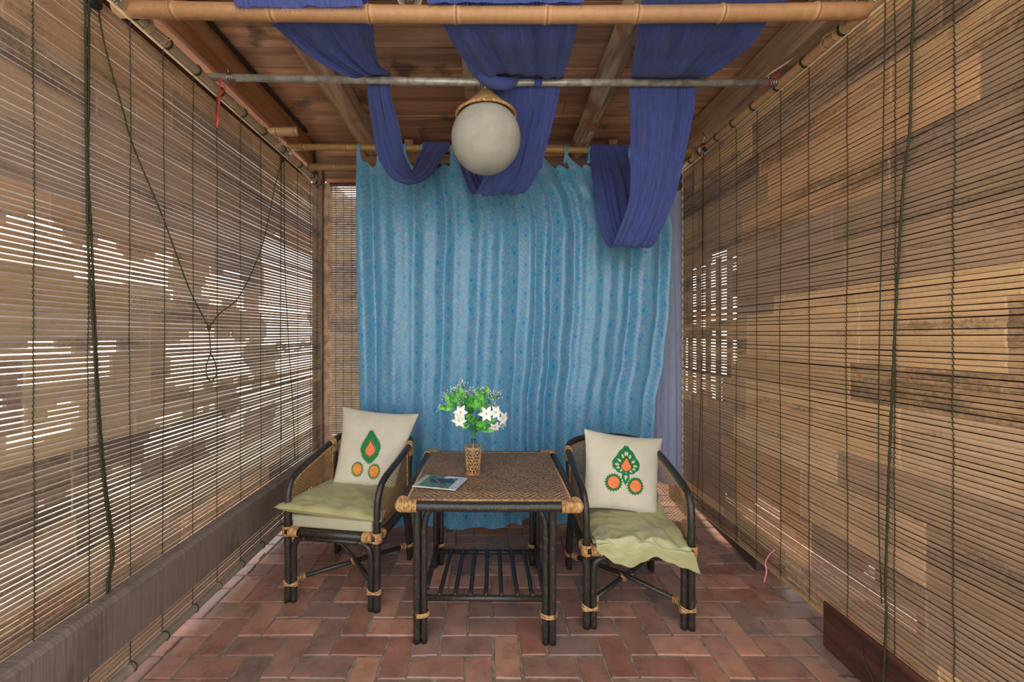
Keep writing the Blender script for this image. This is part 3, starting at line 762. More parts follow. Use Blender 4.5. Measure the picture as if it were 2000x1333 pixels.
# pale lining curtain at the far right
def lining(i, j):
    z = .26+(2.72-.26)*j; x = 1.30+.37*i+.02*math.sin(z*1.5)*(1-i)
    return (x, 3.46-.03*abs(math.sin(i*PI*2.3+.3*z))+.01*math.sin(i*22), z+.02*math.sin(i*7))
mb = MB(); mb.grid(lining, 60, 60, 0, lambda i, j: (i*.6, j*2.4)); o = mb.build('curtain', SHEER, origin=(1.48, 3.46, .26))
tag(o, 'narrow pale lavender-grey curtain hanging between the blue curtain and right blind', 'curtain')

# ------------------------------------------------------------------ indigo drapes
def drape(label, rows, fr=0, seed=1, nspan=12, nu=44, amp=.014, group='indigo cloths draped across the ceiling', extra=None):
    Ls = cr([r_[0] for r_ in rows], nspan); Rs = cr([r_[1] for r_ in rows], nspan)
    A = cr([Vector((r_[2] if len(r_) > 2 else 1, 0, 0)) for r_ in rows], nspan)
    n = len(Ls); cen = [(a_+b_)/2 for a_, b_ in zip(Ls, Rs)]; cum = [0]
    for i in range(1, n): cum.append(cum[-1]+(cen[i]-cen[i-1]).length)
    org = cen[n//2].copy()
    def fn(i, j):
        k = min(int(round(j*(n-1))), n-1); T = (cen[min(k+1, n-1)]-cen[max(k-1, 0)]).normalized(); W2 = Rs[k]-Ls[k]
        N = T.cross(W2).normalized(); wl = W2.length
        t = i+.012*noise.noise(Vector((i*7, cum[k]*1.5, seed)))
        ph = seed*1.7
        y = math.sin(2*PI*(2.6*i+.5*math.sin(4*i+cum[k]*1.3)+ph))*.6+math.sin(2*PI*(7.1*i+.3*math.sin(cum[k]*2+i*5)+ph*2))*.35
        y += 1.5*(abs(math.sin(PI*(2.3*i+ph+.15*cum[k])))**.45-.6)+.7*(abs(math.sin(PI*(5.3*i+ph*1.3-.2*cum[k])))**.5-.6)
        y += 1.3*noise.noise(Vector((i*11, cum[k]*2.6, seed)))
        return Ls[k]+W2*t+N*(y*amp*A[k].x)-org
    mb = MB(); mb.grid(fn, nu*2, n-1, 0, lambda i, j: (i*.9, cum[min(int(round(j*(n-1))), n-1)]))
    o = thing('draped_cloth', label, 'drape', org, 0, group); mb.build('cloth', INDIGO, o)
    if fr:
        mb = MB()
        for k in range(fr):
            t = k/(fr-1); p = Vector(fn(t, 0)); q_ = Vector(fn(t, 1/(n-1)*2)); d = (p-q_).normalized()
            l_ = R.uniform(.006, .018); mb.tube([p-d*.004, p+d*l_*.5+Vector((R.uniform(-.002, .002), 0, 0)), p+d*l_+Vector((R.uniform(-.005, .005), R.uniform(-.003, .003), 0))], .0007, 3, cap=False)
        mb.build('frayed_fringe', INDIGO, o)
    return o
V = Vector
drape('narrow indigo cloth looping below the pipe, leftmost of the three drapes', [
    (V((-1.045, 1.705, 2.868)), V((-.512, 1.705, 2.868)), .5),
    (V((-1.05, 1.70, 2.90)), V((-.515, 1.70, 2.90)), .5),
    (V((-1.03, 1.745, 2.945)), V((-.51, 1.745, 2.94)), .6),
    (at(510, 28, 1.79), at(728, 32, 1.79), .4),
    (at(545, 60, 1.87), at(730, 60, 1.87), 1),
    (at(602, 108, 2.0), at(733, 90, 2.0), 1.4),
    (at(680, 146, 2.15), at(742, 128, 2.15), 1),
    (V((-.655, 2.245, 2.935)), V((-.53, 2.245, 2.935)), .35),
    (V((-.655, 2.285, 2.925)), V((-.54, 2.285, 2.925)), .3),
    (at(718, 185, 2.30), at(763, 185, 2.31), .5),
    (at(727, 245, 2.42), at(779, 245, 2.44), .7),
    (at(738, 305, 2.56), at(790, 300, 2.60), .7),
    (at(766, 350, 2.70), at(803, 330, 2.76), .6),
    (at(806, 361, 2.80), at(806, 331, 2.84), .6),
    (at(842, 343, 2.92), at(811, 316, 2.95), .6),
    (at(866, 305, 3.08), at(819, 300, 3.08), .5),
    (at(877, 289, 3.155), at(825, 288, 3.155), .15),
    (V((-.285, 3.166, 2.985)), V((-.49, 3.166, 2.987)), .1),
    (V((-.285, 3.20, 3.000)), V((-.49, 3.20, 3.002)), .1),
    (V((-.29, 3.25, 2.93)), V((-.49, 3.25, 2.93)), .3)], fr=90, seed=1)
BO = drape('wide indigo cloth looping behind the woven globe lamp, middle of the three drapes', [
    (V((-.245, 1.705, 2.885)), V((.405, 1.705, 2.888)), .5),
    (V((-.25, 1.70, 2.91)), V((.41, 1.70, 2.91)), .5),
    (V((-.235, 1.745, 2.94)), V((.41, 1.745, 2.93)), .5),
    (at(858, 28, 1.79), at(1131, 32, 1.79), .4),
    (at(880, 75, 1.9), at(1124, 75, 1.9), 1),
    (at(905, 112, 2.03), at(1113, 112, 2.05), 1.2),
    (at(930, 146, 2.16), at(1103, 142, 2.16), .9),
    (V((-.03, 2.245, 2.932)), V((.422, 2.245, 2.922)), .3),
    (V((.0, 2.285, 2.92)), V((.42, 2.285, 2.915)), .3),
    (at(965, 185, 2.31), at(1092, 185, 2.31), .7),
    (at(958, 255, 2.44), at(1075, 255, 2.44), 1),
    (at(947, 335, 2.58), at(1052, 335, 2.60), 1),
    (at(925, 379, 2.72), at(1020, 378, 2.74), .6),
    (at(907, 350, 2.86), at(985, 352, 2.88), .9),
    (at(893, 308, 3.05), at(965, 310, 3.05), .8),
    (at(886, 291, 3.155), at(955, 291, 3.155), .15),
    (V((-.25, 3.166, 2.98)), V((.02, 3.166, 2.98)), .1),
    (V((-.25, 3.20, 2.998)), V((.02, 3.20, 2.996)), .1),
    (V((-.25, 3.25, 2.93)), V((.02, 3.25, 2.93)), .3)], fr=90, seed=2)
drape('widest indigo cloth with the deepest loop, rightmost of the three drapes', [
    (V((.62, 1.40, 3.02)), V((1.25, 1.40, 3.02)), 1),
    (V((.64, 1.60, 2.95)), V((1.26, 1.60, 2.95)), 1),
    (V((.655, 1.745, 2.922)), V((1.262, 1.745, 2.918)), .5),
    (at(1244, 30, 1.79), at(1503, 30, 1.79), .4),
    (at(1240, 80, 1.92), at(1470, 75, 1.90), 1),
    (at(1236, 115, 2.06), at(1425, 112, 2.05), 1.1),
    (at(1233, 142, 2.16), at(1388, 142, 2.16), .8),
    (V((.80, 2.245, 2.918)), V((1.18, 2.245, 2.918)), .3),
    (V((.795, 2.285, 2.912)), V((1.155, 2.285, 2.912)), .3),
    (at(1229, 190, 2.31), at(1357, 190, 2.31), .7),
    (at(1231, 290, 2.46), at(1340, 290, 2.46), 1),
    (at(1228, 385, 2.6), at(1318, 385, 2.6), 1),
    (at(1208, 447, 2.68), at(1296, 440, 2.69), .9),
    (at(1190, 482, 2.78), at(1270, 483, 2.80), .5),
    (at(1172, 440, 2.90), at(1252, 440, 2.92), .9),
    (at(1158, 350, 3.03), at(1238, 350, 3.03), .9),
    (at(1152, 300, 3.152), at(1226, 300, 3.152), .15),
    (V((.81, 3.164, 2.965)), V((1.10, 3.164, 2.962)), .1),
    (V((.81, 3.20, 2.984)), V((1.10, 3.20, 2.980)), .1),
    (V((.81, 3.25, 2.92)), V((1.10, 3.25, 2.92)), .3)], seed=3)
mb = MB(); q = cr([at(905, 105, 2.08), at(928, 138, 2.15), at(955, 158, 2.20), at(985, 164, 2.215), at(1003, 160, 2.24), at(1012, 150, 2.27)], 8)
q = [p-BO.location for p in q]; mb.tube(q, [.006+.026*math.sin(PI*min(1, max(0, (i+2)/(len(q)+3)))) for i in range(len(q))], 14)
for i, vv in enumerate(mb.v): k = noise.noise(V(vv)*V((60, 60, 60)).x)*.003; mb.v[i] = (vv[0], vv[1], vv[2]+k)
mb.build('twisted_fold', INDIGO, BO)

# ------------------------------------------------------------------ lamps
lp = thing('pendant_lamp', 'round woven white globe lamp under a conical bamboo hat, hung from the pipe', 'lamp', (-.003, 2.26, 2.582))
mb = MB(); r0 = .19
def sph(i, j): th = PI*j; an = 2*PI*i; return (r0*math.sin(th)*math.cos(an), r0*math.sin(th)*math.sin(an), -r0*math.cos(th)*.985)
mb.grid(sph, 72, 40, 0, lambda i, j: (i, j)); mb.build('globe_shade', BALL, lp)
mb = MB(); mb.lathe([(.010, .276), (.030, .262), (.085, .207), (.160, .130), (.157, .125), (.082, .201), (.026, .256)], seg=48); mb.build('cone_hat', CONE, lp)
mb = MB(); mb.torus((0, 0, .128), (0, 0, 1), .160, .0075, 48, 8)
for k in range(60): a_ = 2*PI*k/60; mb.torus((.160*math.cos(a_), .160*math.sin(a_), .128), (-math.sin(a_), math.cos(a_), .3), .0078, .0016, 8, 4)
mb.build('hat_rim', WRAP, lp)
mb = MB(); mb.tube([(0, 0, .27), (0, 0, .30)], .014, 12); mb.torus((0, 0, .295), (0, 1, 0), .022, .003, 16, 6); mb.build('hanger', METAL, lp)
gl = thing('glass_lamp', 'clear glass globe lamp at the top edge above the front bamboo pole', 'lamp', at(799, -14, 1.95))
mb = MB(); mb.sphere((0, 0, 0), .066, 0, 28, 18); mb.build('glass_globe', GLASS, gl)
mb = MB(); mb.tube([(0, 0, .05), (0, 0, .10)], .028, 16); mb.tube([(0, 0, .10), (0, 0, .19)], .006, 8); mb.build('lamp_cap', METAL, gl)
mb = MB(); mb.sphere((0, 0, .0), .022, 0, 12, 8, (1, 1, 1.3)); mb.tube([(0, 0, .02), (0, 0, .055)], .012, 10); mb.build('bulb', WHITEP, gl)

# ------------------------------------------------------------------ rattan armchair
def binding(mb, A, B, r, n, t=.0032, r2=None, up=None):
    A = V(A); B = V(B); ax = (B-A).normalized()
    for k in range(n): mb.torus(A.lerp(B, (k+.5)/n)+V((R.uniform(-.0006, .0006),)*3), ax, r, t, 18, 5, r2=r2, up=up)
def wobble(P, amp, sd): return [p+V((noise.noise(p*7+V((sd, 0, 0))), noise.noise(p*7+V((0, sd, 5))), 0))*amp for p in P]
def bambooish(n, r, every=9):
    return [r*(1+(.07 if i % every == 4 else 0)) for i in range(n)]
def make_chair():
    o = thing('rattan_armchair', '', 'armchair')
    fx, rx, fy, ry = .265, .262, -.262, .262
    armP = {}
    for sgn in (-1, 1):
        # front leg: two canes side by side up to the seat
        mb = MB(); P = wobble(cr([(sgn*fx, fy, 0), (sgn*fx, fy, .2), (sgn*fx, fy, .42)], 8), .003, sgn); mb.tube(P, bambooish(len(P), .0195), 12)
        P = cr([(sgn*(fx-.036), fy+.002, 0), (sgn*(fx-.036), fy+.002, .15), (sgn*(fx-.037), fy, .30), (sgn*(fx-.06), fy, .35), (sgn*(fx-.11), fy, .368)], 8)
        mb.tube(P, bambooish(len(P), .0165), 12); leg = mb.build('leg', RATTAN, o)
        mb = MB(); binding(mb, (sgn*(fx-.018), fy, .098), (sgn*(fx-.018), fy, .112), .022, 2, .004, r2=.040, up=(0, 1, 0))
        mb.torus((sgn*(fx-.018), fy, .108), (.35, 0, 1), .023, .004, 20, 5, r2=.041, up=(0, 1, 0)); mb.torus((sgn*(fx-.018), fy, .104), (-.35, 0, 1), .023, .004, 20, 5, r2=.041, up=(0, 1, 0))
        mb.build('binding', WRAP, leg)
        # rear leg
        mb = MB(); P = wobble(cr([(sgn*rx, ry+.035, 0), (sgn*rx, ry+.01, .2), (sgn*(rx-.01), ry-.02, .42), (sgn*(rx+.003), ry-.02, .60), (sgn*(rx+.008), ry-.01, .755)], 8), .003, 3*sgn)
        mb.tube(P, bambooish(len(P), .0185), 12)
        P = cr([(sgn*(rx-.002), ry, 0), (sgn*(rx-.004), ry-.026, .2), (sgn*(rx-.01), ry-.06, .34), (sgn*(rx-.01), ry-.11, .372)], 8); mb.tube(P, .0155, 12)
        leg = mb.build('leg', RATTAN, o)
        mb = MB(); binding(mb, (sgn*rx, ry+.012, .09), (sgn*rx, ry+.01, .112), .022, 3, .004, r2=.036, up=(1, 0, 0)); mb.build('binding', WRAP, leg)
        # armrest
        mb = MB(); P = cr([(sgn*fx, fy, .40), (sgn*(fx+.001), fy, .56), (sgn*(fx+.004), fy+.022, .642), (sgn*(fx+.007), fy+.085, .692), (sgn*(fx+.012), fy+.26, .732), (sgn*(fx+.012), fy+.44, .766), (sgn*(fx+.006), ry-.01, .778)], 10)
        mb.tube(P, bambooish(len(P), .0185, 14), 12); arm = mb.build('armrest', RATTAN, o); armP[sgn] = P
        mb = MB(); binding(mb, P[-9], P[-2], .0215, 9, .0034); mb.build('binding', WRAP, arm); mb = MB(); binding(mb, (sgn*(rx+.01), ry-.012, .70), (sgn*(rx+.01), ry-.012, .765), .021, 8, .0034); mb.build('binding', WRAP, arm)
    # top rail of the back
    mb = MB(); P = cr([(-.270, .25, .779), (-.245, .305, .80), (-.15, .352, .822), (0, .372, .83), (.15, .352, .822), (.245, .305, .80), (.270, .25, .779)], 10)
    mb.tube(P, bambooish(len(P), .0185, 13), 12); mb.build('back_rail', RATTAN, o); top = P
    # seat frame
    mb = MB(); z = .402
    mb.tube([(-fx, fy-.012, z), (fx, fy-.012, z)], .0215, 12); mb.tube([(-fx+.05, fy, z-.036), (fx-.05, fy, z-.036)], .0155, 12)
    for sgn in (-1, 1):
        mb.tube([(sgn*(fx+.006), fy, z), (sgn*rx, ry-.02, z)], .0205, 12); mb.tube([(sgn*fx, fy+.05, z-.034), (sgn*rx, ry-.06, z-.034)], .0145, 12)
    mb.tube([(-rx, ry-.02, z), (rx, ry-.02, z)], .0195, 12); sf = mb.build('seat_frame', RATTAN, o)
    for sgn in (-1, 1):
        for a_, b_, r_, n_ in (((sgn*(fx-.018), fy-.012, z), (sgn*(fx-.075), fy-.012, z), .0245, 9), ((sgn*fx, fy, z-.026), (sgn*fx, fy, z+.028), .0265, 8), ((sgn*(fx+.004), fy+.03, z), (sgn*(fx+.004), fy+.06, z), .0235, 5)):
            mb = MB(); binding(mb, a_, b_, r_, n_, .0034); mb.build('binding', WRAP, sf)
    mb = MB(); mb.box((-.235, -.235, .396), (.235, .22, .408)); mb.build('seat_base', CANE, o, smooth=False)
    # crossed stretchers
    mb = MB(); mb.tube([(-fx+.02, fy+.02, .115), (rx-.01, ry-.005, .095)], .0135, 10); mb.build('stretcher', RATTAN, o)
    mb = MB(); mb.tube([(fx-.02, fy+.02, .115), (0, 0, .128), (-rx+.01, ry-.005, .095)], .0135, 10); s2 = mb.build('stretcher', RATTAN, o)
    mb = MB(); binding(mb, (-.016, 0, .110), (.016, 0, .110), .022, 5, .0034, r2=.017); mb.build('binding', WRAP, s2)
    for sgn in (-1, 1):
        mb = MB(); binding(mb, (sgn*(fx-.03), fy+.03, .115), (sgn*(fx-.065), fy+.065, .1155), .0165, 6, .003); mb.build('binding', WRAP, s2)
        mb = MB(); binding(mb, (sgn*(rx-.02), ry-.015, .097), (sgn*(rx-.05), ry-.045, .098), .0165, 6, .003); mb.build('binding', WRAP, s2)
    # cane panels made of real strands
    def strands(mb, S, nu, nv, w_=.00115):
        def strip(pts):
            for a_, b_ in zip(pts, pts[1:]):
                p, q_ = S(*a_), S(*b_); d = q_-p
                if d.length < 1e-5: continue
                e = .01; n_ = (S(min(a_[0]+e, 1), a_[1])-S(max(a_[0]-e, 0), a_[1])).cross(S(a_[0], min(a_[1]+e, 1))-S(a_[0], max(a_[1]-e, 0))).normalized()
                sd = d.cross(n_).normalized()*w_; i0 = len(mb.v)
                mb.v += [tuple(p-sd), tuple(p+sd), tuple(q_+sd), tuple(q_-sd)]; mb.face([i0, i0+1, i0+2, i0+3])
        N1 = 18
        for k in range(nu):
            for dd in (-.18, .18):
                u_ = (k+.5+dd)/nu; strip([(u_, j/N1) for j in range(N1+1)])
        for k in range(nv):
            for dd in (-.18, .18):
                v_ = (k+.5+dd)/nv; strip([(j/N1, v_) for j in range(N1+1)])
        for k in range(-nv, nu):
            for sg in (0, 1):
                pts = []
                for j in range(0, nv*1+1):
                    u_ = (k+j)/nu; v_ = j/nv
                    if 0 <= u_ <= 1: pts.append((u_ if sg == 0 else 1-u_, v_))
                if len(pts) > 1: strip(pts)
    for sgn in (-1, 1):
        ap = armP[sgn]; tz = [(p.y, p.z) for p in ap if p.z > .5]
        def topz(y, tz=tz): return interp(tz, y)
        def S(u_, v_, sgn=sgn):
            y = fy+.012+(ry-.04-fy-.012)*u_; z0_ = .42; z1_ = topz(y)-.016
            return V((sgn*(.263+.010*math.sin(PI*v_)*math.sin(PI*u_)), y, z0_+(z1_-z0_)*v_))
        mb = MB(); strands(mb, S, 21, 14); p_ = mb.build('side_panel', CANE, o, smooth=False)
        mb = MB()
        mb.tube([S(i/20, .99)+V((-sgn*.006, 0, 0)) for i in range(21)], .005, 6); mb.tube([S(.985, i/10) for i in range(11)], .006, 6); mb.tube([S(.03, i/10) for i in range(11)], .005, 6)
        mb.build('edging', WRAP, p_)
    bot = cr([(-.25, .215, .42), (-.22, .25, .42), (-.12, .275, .42), (0, .285, .42), (.12, .275, .42), (.22, .25, .42), (.25, .215, .42)], 10)
    def SB(u_, v_):
        k = u_*(len(top)-1); i = min(int(k), len(top)-2); f = k-i
        a_ = bot[i].lerp(bot[i+1], f); b_ = top[i].lerp(top[i+1], f)-V((0, 0, .018)); p = a_.lerp(b_, v_); p.y += .012*math.sin(PI*v_); return p
    mb = MB(); strands(mb, SB, 34, 22); p_ = mb.build('back_panel', CANE, o, smooth=False)
    mb = MB(); mb.tube([SB(i/40, .99) for i in range(41)], .006, 6); mb.tube([SB(i/40, .01) for i in range(41)], .012, 8)
    for u_ in (.03, .97): mb.tube([SB(u_, i/10) for i in range(11)], .007, 6)
    mb.build('edging', WRAP, p_)
    return o
chA = make_chair(); chA.location = (-.815, 2.525, 0); chA.rotation_euler = (0, 0, math.radians(-9))
chA['label'] = 'dark rattan armchair with cane sides left of the table'; chA['group'] = 'rattan armchairs beside the table'
chB = copy_tree(chA); chB.location = (.785, 2.355, 0); chB.rotation_euler = (0, 0, math.radians(-1.5))
chB['label'] = 'dark rattan armchair with cane sides right of the table'
MA = Matrix.Translation(chA.location) @ Matrix.Rotation(math.radians(-9), 4, 'Z')
MBt = Matrix.Translation(chB.location) @ Matrix.Rotation(math.radians(-1.5), 4, 'Z')

# ------------------------------------------------------------------ cushions
def pillow(TL, TR, BR_, BL_, th, nrm=None, pinch=.07, seed=0, n=36, wr=.004, bx=.55):
    """returns surface function S(u,v,side) for u,v in [-1,1]"""
    nn = (TR-TL).cross(BL_-TL).normalized()
    if nrm is not None and nn.dot(V(nrm)) < 0: nn = -nn
    def S(u_, v_, side=1):
        uu = u_*(1-pinch*(1-v_*v_)**1.0*abs(u_)**3); vv = v_*(1-pinch*(1-u_*u_)*abs(v_)**3)
        a_ = (uu+1)/2; b_ = (vv+1)/2
        p = (BL_.lerp(BR_, a_)).lerp(TL.lerp(TR, a_), b_)
        h = max(0, (1-abs(u_)**2.4))**bx*max(0, (1-abs(v_)**2.4))**bx
        edge = min(1-abs(u_), 1-abs(v_))
        wv_ = wr*(noise.noise(V((u_*3.2+seed, v_*3.2, side)))+.5*noise.noise(V((u_*8+seed, v_*8, side))))*min(1, edge*6)
        return p+nn*side*(th*h/2+wv_*(1 if h > 0 else 0))
    return S, nn
def pillow_mesh(mb, S, n=40, m=0):
    for side in (1, -1): mb.grid(lambda i, j, s_=side: S(i*2-1, j*2-1, s_), n, n, m, flip=(side < 0))
def patch(mb, S, c, outline, lay, m, ang=0, rings=9):
    """embroidery patch: outline points around c (metres on a .46 pillow), following the surface"""
    k = 2/.46; ca, sa = math.cos(ang), math.sin(ang); b = len(mb.v); n = len(outline)
    def put(x, y, l_):
        x, y = x*ca-y*sa, x*sa+y*ca; u_, v_ = (c[0]+x)*k, (c[1]+y)*k; p = S(u_, v_, 1)
        return tuple(p+mb.nn*(l_*1.7))
    mb.v.append(put(0, 0, lay))
    for r_ in range(1, rings+1):
        for (x, y) in outline: mb.v.append(put(x*r_/rings, y*r_/rings, lay))
    for i in range(n):
        i2 = (i+1) % n; mb.face([b, b+1+i, b+1+i2], m)
        for r_ in range(rings-1): mb.face([b+1+r_*n+i, b+1+(r_+1)*n+i, b+1+(r_+1)*n+i2, b+1+r_*n+i2], m)
def drop(w_, ht, hb, n=40, jag=0, tip=1.0):
    prof = [(0, 1), (.16*tip, .80), (.42, .55), (.80, .24), (1, -.02), (.92, -.32), (.60, -.62), (.24*tip, -.84), (0, -1)]
    pr = cr([(x*w_, y*(ht if y > 0 else hb), 0) for x, y in prof], n//8); out = [(p.x, p.y) for p in pr]+[(-p.x, p.y) for p in pr[-2:0:-1]]
    if jag: out = [((x*(1-jag) if i % 2 else x*1.05), y*(1-jag*.35) if i % 2 else y+.004) for i, (x, y) in enumerate(out)]
    return out[::-1]
def sun(r_, n, jag): return [((r_ if i % 2 else r_*(1-jag))*math.cos(2*PI*i/(2*n)), (r_ if i % 2 else r_*(1-jag))*math.sin(2*PI*i/(2*n))) for i in range(2*n)]
def circ(r_, n=28): return [(r_*math.cos(2*PI*i/n), r_*math.sin(2*PI*i/n)) for i in range(n)]

# left throw pillow
SA, nA = pillow(at(670, 795, 2.88), at(818, 809, 2.86), at(768, 967, 2.56), at(650, 947, 2.58), .11, (0, -1, 0), seed=3)
mb = MB(); mb.nn = nA; pillow_mesh(mb, SA)
rt = math.radians(11)
flame = drop(.056, .100, .080, 32); fc = (.004, -.016)
patch(mb, SA, fc, flame, .0012, 1, rt)
for i, (x, y) in enumerate(flame):
    x1, y1 = flame[i-1]; x2, y2 = flame[(i+1) % len(flame)]; tx, ty = x2-x1, y2-y1; L_ = math.hypot(tx, ty) or 1; nx, ny = ty/L_, -tx/L_
    k = .013; up_ = .006 if y > -.03 else -.006
    tri = [(x1*.98, y1*.98), (x+nx*k, y+ny*k+up_), (x2*.98, y2*.98)]; mx = sum(p[0] for p in tri)/3; my = sum(p[1] for p in tri)/3
    c0, s0_ = math.cos(rt), math.sin(rt)
    patch(mb, SA, (fc[0]+mx*c0-my*s0_, fc[1]+mx*s0_+my*c0), [(p[0]-mx, p[1]-my) for p in tri], .0011, 1, rt, 1)
patch(mb, SA, (.006, -.028), drop(.038, .068, .045, 40), .0018, 4, rt)
patch(mb, SA, (.006, -.028), drop(.035, .063, .041, 40), .0022, 2, rt)
patch(mb, SA, (.006, -.029), drop(.031, .053, .036, 40), .0027, 3, rt)
for cx, cy in ((-.056, -.142), (.062, -.140)):
    patch(mb, SA, (cx, cy), sun(.046, 20, .2), .0012, 1); patch(mb, SA, (cx, cy), circ(.036), .0016, 4); patch(mb, SA, (cx, cy), circ(.034), .002, 2); patch(mb, SA, (cx, cy), circ(.031), .0025, 5)
o = mb.build('throw_pillow', [CREAM, GREEN, GREEN2, ORANGE, OUTLN, AMBER], origin=tuple(at(735, 880, 2.62)))
tag(o, 'cream throw pillow with a jagged green flame motif, on the left chair', 'pillow', 'embroidered cream throw pillows')
# right throw pillow
SB_, nB = pillow(at(1141, 838, 2.56), at(1294, 857, 2.60), at(1284, 1010, 2.36), at(1137, 993, 2.34), .12, (0, -1, 0), seed=9)
mb = MB(); mb.nn = nB; pillow_mesh(mb, SB_)
rt = math.radians(0)
lace = []
for i in range(96):
    t = 2*PI*i/96; c_, s_ = math.cos(t), math.sin(t)
    x = .078*s_*(1-.60*max(0, c_)**1.2); y = .110*abs(c_)**1.05 if c_ > 0 else -.058*abs(c_)
    k = 1+.07*abs(math.sin(t*5.5)); lace.append((x*k, y*k if c_ > 0 else y*(k-.02)))
lace = lace[::-1]
patch(mb, SB_, (-.002, .030), lace, .0012, 1, rt, 6)
patch(mb, SB_, (-.002, -.030), [(0, -.060), (.024, -.02), (.02, .02), (-.02, .02), (-.024, -.02)][::1], .0012, 1, rt)
def scaled(L, k): return [(a_*k, b_*k) for a_, b_ in L]
# cream petals cut into the green lace
for i in range(13):
    t = 2*PI*(i+.5)/13; c_, s_ = math.cos(t), math.sin(t); bx = .062*s_*(1-.55*max(0, c_)**1.2); by = (.080*abs(c_)**1.15 if c_ > 0 else -.045*abs(c_))
    an = math.atan2(by+.01, bx)
    pts = [((.017*math.cos(q_)*(1 if math.cos(q_) > 0 else .6)), .0065*math.sin(q_)) for q_ in [2*PI*k/12 for k in range(12)]]
    patch(mb, SB_, (-.002+bx*.80, .028+by*.78), [(a_*math.cos(an)-b_*math.sin(an), a_*math.sin(an)+b_*math.cos(an)) for a_, b_ in pts], .0016, 0, 0, 2)
patch(mb, SB_, (-.002, .098), circ(.006, 10), .0018, 0, 0, 2); patch(mb, SB_, (-.002, -.045), [(0, -.018), (.011, .006), (0, .012), (-.011, .006)], .0018, 0, 0, 2)
patch(mb, SB_, (-.002, .022), drop(.043, .062, .040, 40, tip=1.4), .0020, 2, rt)
patch(mb, SB_, (-.002, .016), drop(.030, .050, .028, 40, tip=1.6), .0026, 3, rt)
for cx, cy in ((-.070, -.080), (.060, -.088)):
    patch(mb, SB_, (cx, cy), sun(.053, 19, .16), .0012, 1); patch(mb, SB_, (cx, cy), circ(.041), .0016, 4); patch(mb, SB_, (cx, cy), circ(.0405), .0019, 2); patch(mb, SB_, (cx, cy), circ(.034), .0025, 3)
o = mb.build('throw_pillow', [CREAM, GREEN, GREEN2, ORANGE, OUTLN, AMBER], origin=tuple(at(1215, 920, 2.45)))
tag(o, 'cream throw pillow with a lacy green leaf motif, on the right chair', 'pillow', 'embroidered cream throw pillows')
# left seat: beige block cushion + olive pad
def rbox(mb, lo, hi, r_=.02, n=10):
    x0, y0, z0 = lo; x1, y1, z1 = hi
    mb.box(lo, hi)
mb = MB(); mb.box((-.238, -.268, .422), (.238, .225, .492)); o = mb.build('seat_cushion', BEIGE, smooth=True); bevel(o, .014, 4); o.matrix_world = MA
tag(o, 'plain beige block seat cushion under the olive pad on the left chair', 'cushion')
def lc_(x, y, z): return MA @ V((x, y, z))
S1, n1_ = pillow(lc_(-.235, .22, .525), lc_(.235, .22, .525), at(744, 1020, 2.21), at(534, 992, 2.26), .085, (0, 0, 1), pinch=.03, seed=5, wr=.016, bx=.3)
mb = MB(); pillow_mesh(mb, S1, 44); o = mb.build('seat_pad', OLIVE, origin=tuple(MA @ V((0, 0, .5))))
tag(o, 'thin olive green seat pad lying on the left chair, one corner over the arm', 'cushion')
# right seat: pad with crumpled satin cover
sp_ = thing('satin_seat_cushion', 'seat cushion in a crumpled shiny olive satin cover on the right chair', 'cushion', tuple(chB.location), math.radians(-1.5))
mb = MB(); mb.box((-.232, -.262, .425), (.232, .22, .448)); o = mb.build('inner_pad', BEIGE, sp_); bevel(o, .008, 3)
hem = [(-.245, .440), (-.20, .405), (-.13, .362), (-.06, .345), (.0, .372), (.06, .40), (.13, .372), (.2, .345), (.285, .318)]
def cov(i, j):
    x = -.228+.47*i; zt = .462
    rg = lambda a_, b_, f, s_: 1-abs(2*noise.noise(V((a_*f, b_*f, s_))))
    wr_ = .034*(rg(x*.7+j*.12, j*.6+x*.35, 5.6, 1)-.6)+.020*(rg(x*1.1-.25*j, j*1.1, 10, 4)-.6)+.004*noise.noise(V((x*40, j*20, 2)))
    if j < .62:
        y = .215-.515*(j/.62); z = zt+wr_*(.5+.8*j)
        if i > .80 and j < .42: z += .10*((i-.8)/.2)**1.5*(1-j/.42)*(1+.4*math.sin(j*19))   # gathered up at the back right
        z += .012*math.sin(PI*i)
        if i < .08: z -= .012*(1-i/.08)
        x2 = x
    else:
        t = (j-.62)/.38; hz = interp(hem, x+.04*i); z = (zt+wr_*.9+.012*math.sin(PI*i))*(1-t)+hz*t
        y = -.300-.014*math.sin(min(1, t*2.2)*PI/2)-.010*abs(noise.noise(V((x*11, t*1.5, 3))))*t-.006*t
        z -= .0
        x2 = x+.042*i*t
    return (x2, y, z)
mb = MB(); mb.grid(cov, 90, 90); o = mb.build('satin_cover', SATIN, sp_)
so = o.modifiers.new('thickness', 'SOLIDIFY'); so.thickness = .002

